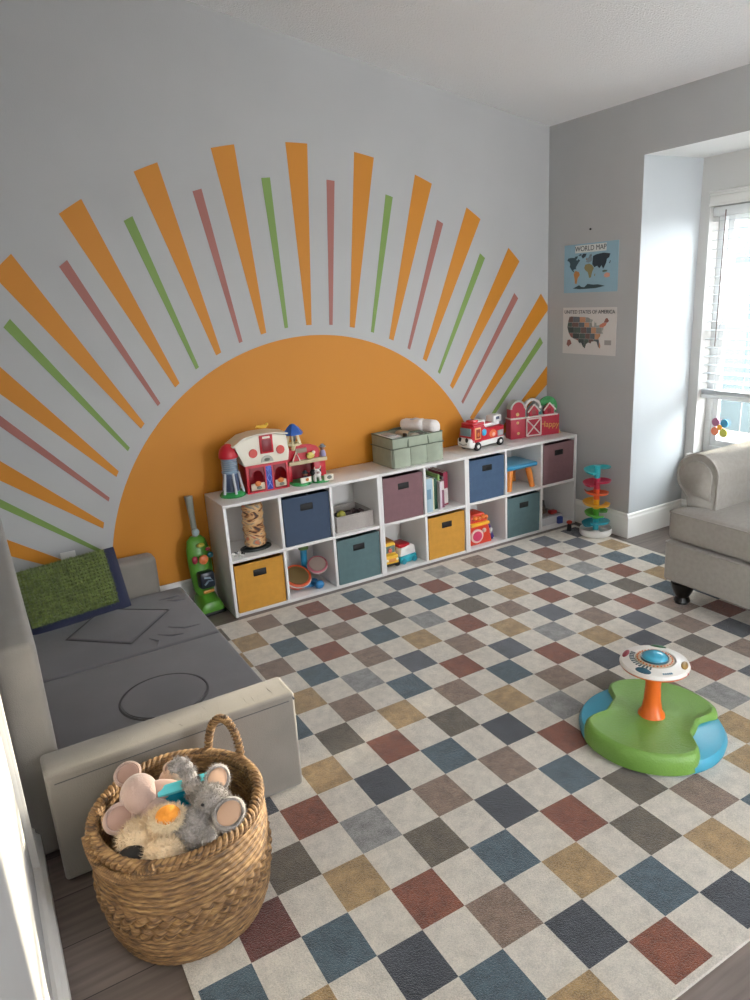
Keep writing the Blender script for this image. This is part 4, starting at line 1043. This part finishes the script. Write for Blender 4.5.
# stitched seam and puckers along near armrest
tb('seam', M_seam, arm, [(-.99, -1.404, .336), (-.64, -1.405, .341), (-.285, -1.404, .339)], .0016, seg=6)
rs = random.Random(5)
for k in range(26):
    x = -.97 + .68*k/25 + rs.uniform(-.012, .012); L_ = rs.uniform(.03, .085); dx = rs.uniform(-.02, .03)
    y0 = -1.395 + rs.uniform(0, .03)
    tb('fabric_crease', M_couch, arm, [(x, y0, .3652), (x+dx*.5, y0+L_*.5, .3658), (x+dx, y0+L_, .3652)], [.0004, rs.uniform(.0006, .0012), .0004], seg=6, flat=.8)
tb('zip_pull', mat('zip_metal', '#3a3a3c', .3, metal=.8), arm, [(-.270, -1.40, .350), (-.266, -1.405, .340)], .003, seg=6)

# pillow
def fur(bm, n, ln, wd, seed, sel=None, droop=0):
    rs = random.Random(seed); bm.faces.ensure_lookup_table(); bm.normal_update()
    fs = [f for f in bm.faces if sel is None or sel(f)]
    ar = [f.calc_area() for f in fs]
    pick = rs.choices(fs, ar, k=n); out = []
    for f in pick:
        vs = f.verts; w = [rs.random()+.05 for _ in vs]; s = sum(w)
        p = Vector((0, 0, 0))
        for v, q in zip(vs, w): p += v.co*(q/s)
        nn = f.normal.copy(); d = (nn + Vector((rs.uniform(-1, 1), rs.uniform(-1, 1), rs.uniform(-1, 1)-droop))*.65).normalized()
        sd = d.cross(Vector((rs.uniform(-1, 1), rs.uniform(-1, 1), rs.uniform(-1, 1)))).normalized()*wd
        out.append((p - nn*.002, p + d*ln*rs.uniform(.6, 1.2), sd, f.material_index))
    for p, q, sd, mi in out:
        a = bm.verts.new(p-sd); b = bm.verts.new(p+sd); c = bm.verts.new(q)
        f = bm.faces.new((a, b, c)); f.material_index = mi

def puff(bm, w, h, th, nx=22, nz=16, y0=0):
    """pillow shape in the xz plane, thickness along y"""
    fr = []; bk = []
    for i in range(nx+1):
        a = []; b = []
        for k in range(nz+1):
            u = i/nx*2-1; v = k/nz*2-1
            e = (1-abs(u)**3.2)**.55*(1-abs(v)**3.2)**.55 if abs(u) < 1 and abs(v) < 1 else 0
            x = u*w/2*(1-.04*(1-v*v)*0); z = v*h/2
            a.append(bm.verts.new((x*(1-.05*(abs(v) < .99)*(1-v*v)*0), y0 - th/2*e, z))); b.append(bm.verts.new((x, y0 + th/2*e, z)))
        fr.append(a); bk.append(b)
    for i in range(nx):
        for k in range(nz):
            bm.faces.new((fr[i][k], fr[i+1][k], fr[i+1][k+1], fr[i][k+1])); bm.faces.new((bk[i][k], bk[i][k+1], bk[i+1][k+1], bk[i+1][k]))
    bmesh.ops.remove_doubles(bm, verts=list(bm.verts), dist=1e-5)
t = thing('throw_pillow', 'green fuzzy pillow with navy border leaning at the head of grey play couch', 'pillow', (-.720, .098, .318))
t.rotation_euler = (math.radians(-24), math.radians(-1), math.radians(7))
bm = B(); puff(bm, .455, .315, .085, y0=.022); finish('navy_cover', bm, mat('navy_plush', '#161c3a', .9, sheen=.3, bump=.4, bscale=200), t, smooth=80)
bm = B(); puff(bm, .395, .265, .060, y0=-.012)
for v in bm.verts: v.co.x -= .028; v.co.z += .022
fur(bm, 15000, .016, .0014, 2, sel=lambda f: f.normal.y < .2)
finish('green_fleece', bm, mat('green_plush', '#73823f', .9, var=.25, vscale=35, sheen=.3, bump=.6, bscale=180), t, smooth=0)

# ------------------------------------------------------------------ woven basket
BX, BY = -.720, -1.668; BH = .325
t = thing('woven_basket', 'large woven seagrass basket with loop handles, full of stuffed animals', 'basket', (BX, BY, 0))
def straw():
    m = bpy.data.materials.new('seagrass'); m.use_nodes = True
    nt = m.node_tree; b = nt.nodes['Principled BSDF']; L = nt.links.new
    tc = nt.nodes.new('ShaderNodeTexCoord')
    n = nt.nodes.new('ShaderNodeTexNoise'); n.inputs['Scale'].default_value = 34; n.inputs['Detail'].default_value = 6
    sx = nt.nodes.new('ShaderNodeSeparateXYZ'); L(tc.outputs['Object'], sx.inputs[0])
    at = nt.nodes.new('ShaderNodeMath'); at.operation = 'ARCTAN2'; L(sx.outputs[1], at.inputs[0]); L(sx.outputs[0], at.inputs[1])
    cb = nt.nodes.new('ShaderNodeCombineXYZ'); L(at.outputs[0], cb.inputs[0]); L(sx.outputs[2], cb.inputs[2])
    mp = nt.nodes.new('ShaderNodeMapping'); mp.inputs['Scale'].default_value = (.16, 1, 7)
    L(cb.outputs[0], mp.inputs[0]); L(mp.outputs[0], n.inputs['Vector'])
    r = nt.nodes.new('ShaderNodeValToRGB'); e = r.color_ramp.elements
    e[0].position = .34; e[0].color = lin('#3c2817'); e[1].position = .68; e[1].color = lin('#a88556')
    q = e.new(.5); q.color = lin('#7c5b37')
    L(n.outputs['Fac'], r.inputs[0]); L(r.outputs[0], b.inputs['Base Color']); b.inputs['Roughness'].default_value = .6
    n2 = nt.nodes.new('ShaderNodeTexNoise'); n2.inputs['Scale'].default_value = 220; L(mp.outputs[0], n2.inputs['Vector'])
    bp = nt.nodes.new('ShaderNodeBump'); bp.inputs['Strength'].default_value = .5; bp.inputs['Distance'].default_value = .003
    L(n2.outputs['Fac'], bp.inputs['Height']); L(bp.outputs[0], b.inputs['Normal'])
    return m
M_straw = straw()
def brad(z):
    f = z/BH
    pts = [(0, .183), (.05, .197), (.2, .214), (.5, .225), (.8, .223), (1, .219)]
    for (a, ra), (b, rb) in zip(pts, pts[1:]):
        if f <= b:
            s = (f-a)/(b-a); s = s*s*(3-2*s) if 0 else s
            return ra + (rb-ra)*s
    return pts[-1][1]
def relief(a, z):
    f = z/BH
    if .36 < f < .60:   # chunky braided band
        u = (f-.36)/.24*4; row = int(u); fr = u-row
        s = 1 if row % 2 else -1
        ph = a*44 + s*fr*PI + row*.9
        return .0115*abs(math.sin(ph*.5))*math.sin(PI*fr)**.5 + .001
    u = z/.0165; fr = u-int(u)
    return .0080*math.sin(PI*fr)**.45 + .0007*math.sin(a*60 + int(u)*2.1 + fr*2)
NA, NZ = 420, 150
bm = B(); out = []
for k in range(NZ+1):
    z = BH*k/NZ; ring = []
    for i in range(NA):
        a = 2*PI*i/NA; r = brad(z)+relief(a, z)-.004
        wob = 1 + .012*math.sin(2*a+.6) + .006*math.sin(5*a)
        ring.append(bm.verts.new((r*wob*math.cos(a), r*wob*math.sin(a), z)))
    out.append(ring)
inn = []
for k in range(46):
    z = BH - (BH-.016)*k/45; ring = []
    for i in range(NA):
        a = 2*PI*i/NA; u = z/.0165; fr = u-int(u)
        r = brad(z)-.016-.006*math.sin(PI*fr)+.001*math.sin(a*90)
        wob = 1 + .012*math.sin(2*a+.6) + .006*math.sin(5*a)
        ring.append(bm.verts.new((r*wob*math.cos(a), r*wob*math.sin(a), z)))
    inn.append(ring)
allr = out+inn
for p, q in zip(allr, allr[1:]):
    for i in range(NA): bm.faces.new((p[i], p[(i+1) % NA], q[(i+1) % NA], q[i]))
bm.faces.new(out[0]); bm.faces.new(inn[-1])
finish('basket_body', bm, M_straw, t, smooth=75)
# braided rim: two strands twisting round each other
def wobr(a): return 1 + .012*math.sin(2*a+.6) + .006*math.sin(5*a)
for ph in (0, PI*2/3, PI*4/3):
    pts = []; n = 640
    for i in range(n):
        a = 2*PI*i/n; R_ = (brad(BH)-.008)*wobr(a); tw = a*27+ph
        rr = R_ + .010*math.cos(tw); pts.append((rr*math.cos(a), rr*math.sin(a), BH+.002+.009*math.sin(tw)))
    tb('rim_braid', M_straw, t, pts, .0078, closed=True, seg=8)
def wrapped(name, path, r, turns, dens=14):
    """handle core with cord wrapped round it"""
    P = []; n = len(path)
    c = tb(name, M_straw, t, path, r, seg=12)
    pts = []; m = turns*dens; vv = [Vector(p) for p in path]
    for i in range(m+1):
        f = i/m*(n-1); a = min(int(f), n-2); s = f-a
        p = vv[a].lerp(vv[a+1], s); d = (vv[a+1]-vv[a]).normalized()
        up = Vector((0, 0, 1)) if abs(d.z) < .8 else Vector((1, 0, 0))
        x = d.cross(up).normalized(); y = d.cross(x)
        an = 2*PI*turns*i/m; pts.append(p + (x*math.cos(an)+y*math.sin(an))*(r+.0015))
    tb('cord_wrap', M_straw, c, pts, .0032, seg=6)
    return c
# upright handle at the back right
ha = math.radians(28)
def rimp(a, z, dr=0): 
    R_ = (brad(BH)-.006+dr)*wobr(a); return Vector((R_*math.cos(a), R_*math.sin(a), z))
a_, b_ = math.radians(43), math.radians(14)
A_ = Vector((.158, .162, BH-.03)); 
A_ = rimp(math.radians(52), BH-.04, .008); B_ = rimp(math.radians(23), BH-.04, .008)
path = []
for k in range(21):
    f = k/20; p = A_.lerp(B_, .5 - .5*math.cos(PI*f) if 0 else f); 
    ang = PI*f; w_ = -math.cos(ang); mid = (A_+B_)/2; half = (B_-A_)/2
    p = mid + half*w_*(1.0); p.z = BH-.045 + .155*math.sin(ang)**.75; p += Vector((.012, .018, 0))*math.sin(ang)
    path.append(p)
wrapped('handle', path, .0085, 34)
# folded down handle hugging the rim on the near left
path = []
for k in range(25):
    f = k/24; a = math.radians(180 + 62*f); p = rimp(a, BH+.012-.035*math.sin(PI*f), .012+.006*math.sin(PI*f)); path.append(p)
wrapped('handle', path, .0085, 36)

# ------------------------------------------------------------------ stuffed animals
M_pk = mat('plush_pink', '#a68c82', .9, var=.06, vscale=20, sheen=.5, bump=.3, bscale=250)
M_pk2 = mat('plush_pink_in', '#98796d', .9, sheen=.5)
M_cr = mat('plush_cream', '#d6c0a0', .95, var=.12, vscale=25, sheen=.5)
M_gy = mat('plush_grey', '#8f8883', .95, var=.22, vscale=40, sheen=.5, bump=.5, bscale=160)
M_bk = mat('plush_beak', '#d98a2b', .8, bump=.3, bscale=200)
M_ge = mat('plush_grey_ear', '#b9967c', .9, sheen=.3)
# pink one
def ear(name, c, r, rot, m, m2, parent, furn=0, seed=1):
    bm = B(); ball(bm, (0, 0, 0), (r, r*.86, r*.28), u=28, v=16)
    for v in bm.verts:
        if v.co.z > 0 and (v.co.x**2+v.co.y**2) < (r*.8)**2*.9: v.co.z *= -.25
    if furn: fur(bm, furn, .008, .0009, seed, sel=lambda f: f.normal.z < .3)
    o = finish(name, bm, m, parent, smooth=80, loc=c, rot=rot)
    bm = B(); ball(bm, (0, 0, r*.02), (r*.76, r*.64, r*.10), u=24, v=12); finish('inner_ear', bm, m2, o, smooth=80)
    return o
t = thing('plush_mouse', 'dusty pink stuffed mouse with big round ears on left of basket', 'stuffed animal', (-.805, -1.635, .30))
bm = B(); ball(bm, (.0, -.002, .070), (.050, .060, .052), u=32, v=20, rot=(.3, .2, .2)); ball(bm, (.022, -.045, .045), (.040, .042, .036), u=24, v=16); ball(bm, (.03, -.03, -.03), (.06, .06, .08), u=24, v=16)
for v in bm.verts: v.co += Vector((math.sin(v.co.y*60), 0, math.sin(v.co.x*55)))*.0016
finish('body', bm, M_pk, t, smooth=80)
ear('ear', (-.012, .070, .098), .037, (.75, -.25, .2), M_pk, M_pk2, t)
ear('ear', (-.062, -.045, .062), .042, (.6, -.35, .5), M_pk, M_pk2, t)
bm = B(); ball(bm, (0, 0, 0), (.040, .026, .012), u=24, v=14)
for v in bm.verts: v.co.y *= 1 - .5*(v.co.x/.04)
tag(finish('pointed_ear', bm, M_pk2, t, smooth=80, loc=(.060, -.022, .082), rot=(.5, .1, .2)), label='darker pink pointed ear')
# cream duck with orange beak
t = thing('plush_duck', 'fluffy cream stuffed duck with orange beak at front of basket', 'stuffed animal', (-.800, -1.770, .27))
bm = B()
ball(bm, (.012, -.030, .042), (.056, .046, .040), u=28, v=18); ball(bm, (-.030, .035, .060), (.055, .045, .036), u=24, v=16); ball(bm, (.022, .022, .080), (.042, .040, .036), u=24, v=16); ball(bm, (.01, .0, -.02), (.075, .06, .06), u=24, v=16)
fur(bm, 12000, .015, .0009, 11)
finish('body', bm, M_cr, t, smooth=0)
bm = B(); ball(bm, (.036, .004, .108), (.032, .032, .024), u=24, v=16)
finish('beak', bm, M_bk, t, smooth=80)
bm = B()
for q in range(46):
    a = 2*PI*q/46; ball(bm, (.036+.033*math.cos(a), .004+.033*math.sin(a), .105), .006, u=8, v=6)
fur(bm, 4000, .016, .0009, 12)
tag(finish('fluff_ring', bm, mat('plush_ivory', '#e6d6b8', .95, sheen=.5), t, smooth=0), label='ivory fluff around the beak')
bm = B(); ball(bm, (-.062, -.008, .050), (.036, .026, .024), u=20, v=12); tag(finish('wing_patch', bm, mat('plush_black', '#191514', .9), t, smooth=80), label='black plush patch')
# grey elephant
t = thing('plush_elephant', 'shaggy grey stuffed elephant with raised trunk on right of basket', 'stuffed animal', (-.672, -1.755, .29))
bm = B(); ball(bm, (.018, -.012, .078), (.046, .044, .046), u=32, v=20); ball(bm, (-.034, -.030, .035), (.060, .055, .055), u=32, v=20)
ball(bm, (-.02, -.075, .045), (.024, .034, .022), u=20, v=14); ball(bm, (.0, -.0, -.05), (.08, .08, .08), u=20, v=14); ball(bm, (.008, .025, .075), (.034, .034, .034), u=20, v=14)
tube(bm, [(.000, .030, .080), (-.010, .052, .098), (-.012, .068, .118), (-.014, .082, .140), (-.024, .088, .152), (-.040, .086, .152), (-.050, .080, .144)], [.028, .023, .020, .019, .018, .017, .013], 16)
fur(bm, 20000, .010, .0009, 21)
finish('body', bm, M_gy, t, smooth=0)
ear('ear', (.052, .040, .100), .040, (.9, -.5, .6), M_gy, M_ge, t, 1800, 4)
ear('ear', (.040, -.082, .085), .044, (.35, -.35, .5), M_gy, M_ge, t, 1800, 5)
bl('eye', M_dark, t, (-.012, -.040, .105), .004)
# blue package and pale head between them
t = thing('toy_package', 'shiny turquoise blue package wedged between the stuffed animals', 'package', (-.705, -1.655, .325))
t.rotation_euler = (.35, .0, -.12)
bm = B(); box(bm, -.058, .085, -.012, .012, -.08, .062, bev=.004); finish('wrapper', bm, mat('blue_foil', '#1592b0', .2, bump=.3, bscale=30), t)
bx('wrapper_fold', mat('blue_foil_light', '#5fc4cf', .2), t, -.059, .086, -.014, .014, .056, .068, bev=.002)
t = thing('plush_ball', 'pale peach stuffed head behind the turquoise package in basket', 'stuffed animal', (-.705, -1.585, .325))
bm = B(); ball(bm, (0, 0, 0), (.046, .040, .060), u=28, v=18); finish('body', bm, mat('plush_peach', '#c9a892', .9, sheen=.4, bump=.3, bscale=200), t, smooth=80)
ear('ear', (-.002, .0, .055), .024, (.9, 0, 0), mat('plush_peach', '#c9a892'), M_pk2, t)
tag(lt('blanket', mat('blanket_brown', '#4a3526', .95, bump=.6, bscale=50), None, [(0, 0), (.15, 0), (.18, .05), (.19, .10), (.18, .14), (.15, .16), (.07, .165), (0, .165)], 40, c=(BX, BY, .018)), 'brown folded blanket under the stuffed animals in basket', 'blanket')

# ------------------------------------------------------------------ sit and spin toy
SX, SY = .893, -1.868
t = thing('sit_and_spin_toy', 'green and blue round sit and spin toy with orange post and wheel', 'ride-on toy', (SX, SY, RUGZ))
lt('blue_base', mat('spin_blue', '#3d93ad', .35), t, [(0, 0), (.232, 0), (.244, .008), (.248, .030), (.238, .048), (.20, .058), (.05, .062), (0, .062)], 64)
def notch(a):
    best = 0
    for c in (115, -66):
        d = abs((math.degrees(a)-c+180) % 360-180)
        best = max(best, 1/(1+math.exp((d-28)/4.2)))
    return best
bm = B(); rows = []
for (f, z) in ((1.0, .012), (1.006, .035), (.998, .058), (.975, .074), (.935, .082), (.90, .0815), (.86, .078), (.4, .076), (.16, .082), (0, .082)):
    ring = []
    for k in range(160):
        a = 2*PI*k/160; nt_ = notch(a); R0 = .250*(1-.40*nt_)
        zz = z if z > .05 else (z*(1-nt_) + max(z, .045)*nt_)
        ring.append(bm.verts.new((R0*f*math.cos(a), R0*f*math.sin(a), zz)))
    rows.append(ring)
for p, q in zip(rows, rows[1:]):
    for k in range(160): bm.faces.new((p[k], p[(k+1) % 160], q[(k+1) % 160], q[k]))
bmesh.ops.remove_doubles(bm, verts=list(bm.verts), dist=1e-6)
finish('green_platform', bm, mat('spin_green', '#6c9440', .4, bump=.3, bscale=160), t, smooth=70)
lt('orange_post', mat('spin_orange', '#d4641c', .35), t, [(0, .078), (.046, .078), (.045, .086), (.035, .10), (.029, .14), (.026, .19), (.028, .25), (.034, .268), (0, .268)], 32)
HZ = .262
wh = lt('wheel', mat('spin_white', '#ddd8d0', .3), t, [(0, HZ), (.06, HZ), (.098, HZ+.006), (.113, HZ+.014), (.116, HZ+.022), (.111, HZ+.031), (.092, HZ+.038), (.070, HZ+.040), (.066, HZ+.034), (0, HZ+.034)], 56)
lt('orange_underside', mat('spin_orange', '#d4641c', .35), wh, [(.03, HZ-.001), (.09, HZ+.002), (.1135, HZ+.013), (.1155, HZ+.018), (.110, HZ+.012), (.03, HZ+.0015)], 56)
lt('centre_ring', mat('spin_ring', '#b5a58c', .4), wh, [(0, HZ+.034), (.066, HZ+.036), (.060, HZ+.040), (.045, HZ+.041), (0, HZ+.041)], 48)
lt('blue_dome', mat('spin_dome', '#3e93ad', .12), wh, [(.043, HZ+.040), (.042, HZ+.047), (.034, HZ+.056), (.018, HZ+.062), (0, HZ+.064)], 40)
lt('dome_rim', mat('spin_teal', '#1f5566', .3), wh, [(.041, HZ+.039), (.047, HZ+.041), (.046, HZ+.047), (.041, HZ+.046)], 40)
bm = B()
for k in range(30):
    a = 2*PI*k/30; ball(bm, (.0575*math.cos(a), .0575*math.sin(a), HZ+.0405), (.0035, .0035, .003), u=8, v=6)
finish('orange_beads', bm, mat('bead_orange', '#c9682f', .4), wh)
bm = B()
for k in range(12):
    a = math.radians(110 + k*9); Mx = Matrix.Rotation(a, 4, 'Z'); box(bm, .068, .084, -.0028, .0028, HZ+.037, HZ+.0412, M=Mx)
finish('striped_buttons', bm, mat('btn_dark', '#3a4a4c', .4), wh)
for a, c, lab in ((-163, '#1f4a5a', 'dark teal button'), (-62, '#8a6a2a', 'brown gold button'), (118, '#8a2f3a', 'maroon button'), (32, '#2a5a3a', 'dark green button')):
    bm = B(); ball(bm, (0, 0, 0), (.012, .027, .006), u=20, v=12); o = finish('side_button', bm, mat('btn'+c, c, .35), wh); an = math.radians(a); o.location = (.097*math.cos(an), .097*math.sin(an), HZ+.036); o.rotation_euler = (0, .45, an); o['label'] = lab
for a in (-75, -45):
    an = math.radians(a); bl('rim_stud', mat('stud_red', '#a13a2c', .4), wh, (.1135*math.cos(an), .1135*math.sin(an), HZ+.020), .005)
bm = B()
for k in range(5): box(bm, .096, .104, -.0022, .0022, HZ+.0355, HZ+.0372, M=Matrix.Rotation(math.radians(-125+k*4), 4, 'Z'))
finish('printed_mark', bm, mat('letter_teal', '#3a6f86', .4), wh)

# ------------------------------------------------------------------ sofa by the window
M_sofa = mat('sofa_linen', '#9b968e', .9, var=.05, vscale=50, bump=.3, bscale=420, sheen=.2)
M_wood = mat('leg_black', '#0f0d0c', .3)
t = thing('sofa', 'beige grey rolled arm sofa with dark turned legs under the bay window', 'sofa', (1.82, -1.175, 0))
t.location = (0, 0, 0)
Y0, Y1 = -1.172, -2.62
rbox('base_frame', M_sofa, t, 1.822, 2.74, Y1, Y0, .135, .338, bev=.016)
tb('base_piping', M_sofa, t, [(1.824, Y1+.01, .332), (1.822, Y0-.012, .332), (1.835, Y0, .332), (2.7, Y0, .332)], .005, seg=8)
# T cushion
bm = B()
P = [(1.826, Y1+.0), (1.826, Y0-.004), (1.935, Y0-.004), (1.950, Y0-.165), (2.62, Y0-.165), (2.62, Y1+.165), (1.950, Y1+.165), (1.935, Y1)]
prism(bm, P, .345, .502, 'z', bev=.028); seat = finish('seat_cushion', bm, M_sofa, t, smooth=80)
tb('cushion_piping', M_sofa, seat, [(1.95, Y1+.004, .487), (1.832, Y1+.012, .487), (1.829, Y0-.016, .487), (1.842, Y0-.006, .487), (1.935, Y0-.008, .487)], .0045, seg=8)
def rolled_arm(yc, s):
    # profile in (y,z); s=+1 rolls outward to +y
    pts = [(-.085, .34), (-.092, .50), (-.095, .60)]
    pts += [(.012+.110*math.cos(a), .648+.110*math.sin(a)) for a in [math.radians(168-k*14) for k in range(16)]]
    pts += [(.055, .53), (.050, .34)]
    pp = [(yc + s*p[0], p[1]) for p in pts]
    bm = B(); prism(bm, pp, 1.955, 2.78, 'x', bev=.010); a = finish('arm', bm, M_sofa, t, smooth=60)
    tb('scroll_piping', M_sofa, a, [(1.956, y, z) for y, z in pp[1:-1]], .0055, seg=8)
    inner = [(yc + s*(p[0]*.72+.002), .645+(p[1]-.645)*.72) for p in pts[1:-1]]
    bm = B(); prism(bm, inner, 1.944, 1.958, 'x', bev=.004); finish('scroll_face', bm, M_sofa, a, smooth=60)
rolled_arm(Y0-.072, 1); rolled_arm(Y1+.072, -1)
bm = B(); prism(bm, [(2.60, .34), (2.60, .55), (2.67, .88), (2.72, .92), (2.80, .90), (2.83, .80), (2.80, .34)], Y1+.02, Y0-.02, 'y', bev=.02); finish('back', bm, M_sofa, t, smooth=70)
rbox('back_cushion', M_sofa, t, 2.44, 2.62, Y1+.17, Y0-.17, .505, .84, bev=.05)
for (lx, ly) in ((1.895, Y0-.065), (1.895, Y1+.065), (2.70, Y0-.065), (2.70, Y1+.065)):
    zb = RUGZ if lx < 2.36 else 0
    lt('leg', M_wood, t, [(0, zb), (.032, zb), (.040, zb+.012), (.036, zb+.024), (.030, zb+.034), (.042, zb+.055), (.054, zb+.085), (.058, .118), (.050, .122), (.054, .136), (0, .136)], 24, c=(lx, ly, 0))

# ------------------------------------------------------------------ light
w = bpy.data.worlds.new('sky'); sc.world = w; w.use_nodes = True
bg = w.node_tree.nodes['Background']; bg.inputs[0].default_value = (.93, .96, 1.0, 1); bg.inputs[1].default_value = SKY
def portal(loc, rot, sx, sy):
    l = bpy.data.lights.new('portal', 'AREA'); l.shape = 'RECTANGLE'; l.size = sx; l.size_y = sy
    l.cycles.is_portal = True
    o = bpy.data.objects.new('daylight_portal', l); COL.objects.link(o); o.location = loc; o.rotation_euler = rot
portal((XB+.16, (W1[0]+W1[1])/2, 1.21), (0, PI/2, 0), 1.5, 1.05)
portal((XB+.16, (W2[0]+W2[1])/2, 1.21), (0, PI/2, 0), 1.5, 1.1)
portal((1.7, YE-.1, 1.05), (PI/2, 0, 0), .6, 2.1)
s = bpy.data.lights.new('sun', 'SUN'); s.energy = SUN; s.angle = math.radians(1.2); s.color = (1, .86, .66)
so = bpy.data.objects.new('sun', s); COL.objects.link(so)
d = Vector(SUNDIR).normalized(); so.rotation_euler = d.to_track_quat('Z', 'Y').to_euler(); so.location = (8, 0, 4)

# ------------------------------------------------------------------ camera
cam = bpy.data.cameras.new('camera'); co = bpy.data.objects.new('camera', cam); COL.objects.link(co)
cam.sensor_fit = 'HORIZONTAL'; cam.sensor_width = 36; cam.lens = 36*710.08/750
co.location = (-1.0, -3.3196, 1.5930); co.rotation_euler = (1.28351, .057846, -.530093)
cam.clip_start = .02
sc.camera = co
sc.view_settings.view_transform = 'Standard'; sc.view_settings.look = 'None'
sc.view_settings.exposure = EXPO; sc.view_settings.gamma = 1; sc.view_settings.use_curve_mapping = False
sc.cycles.use_denoising = True
sc.cycles.max_bounces = 10; sc.cycles.diffuse_bounces = 6
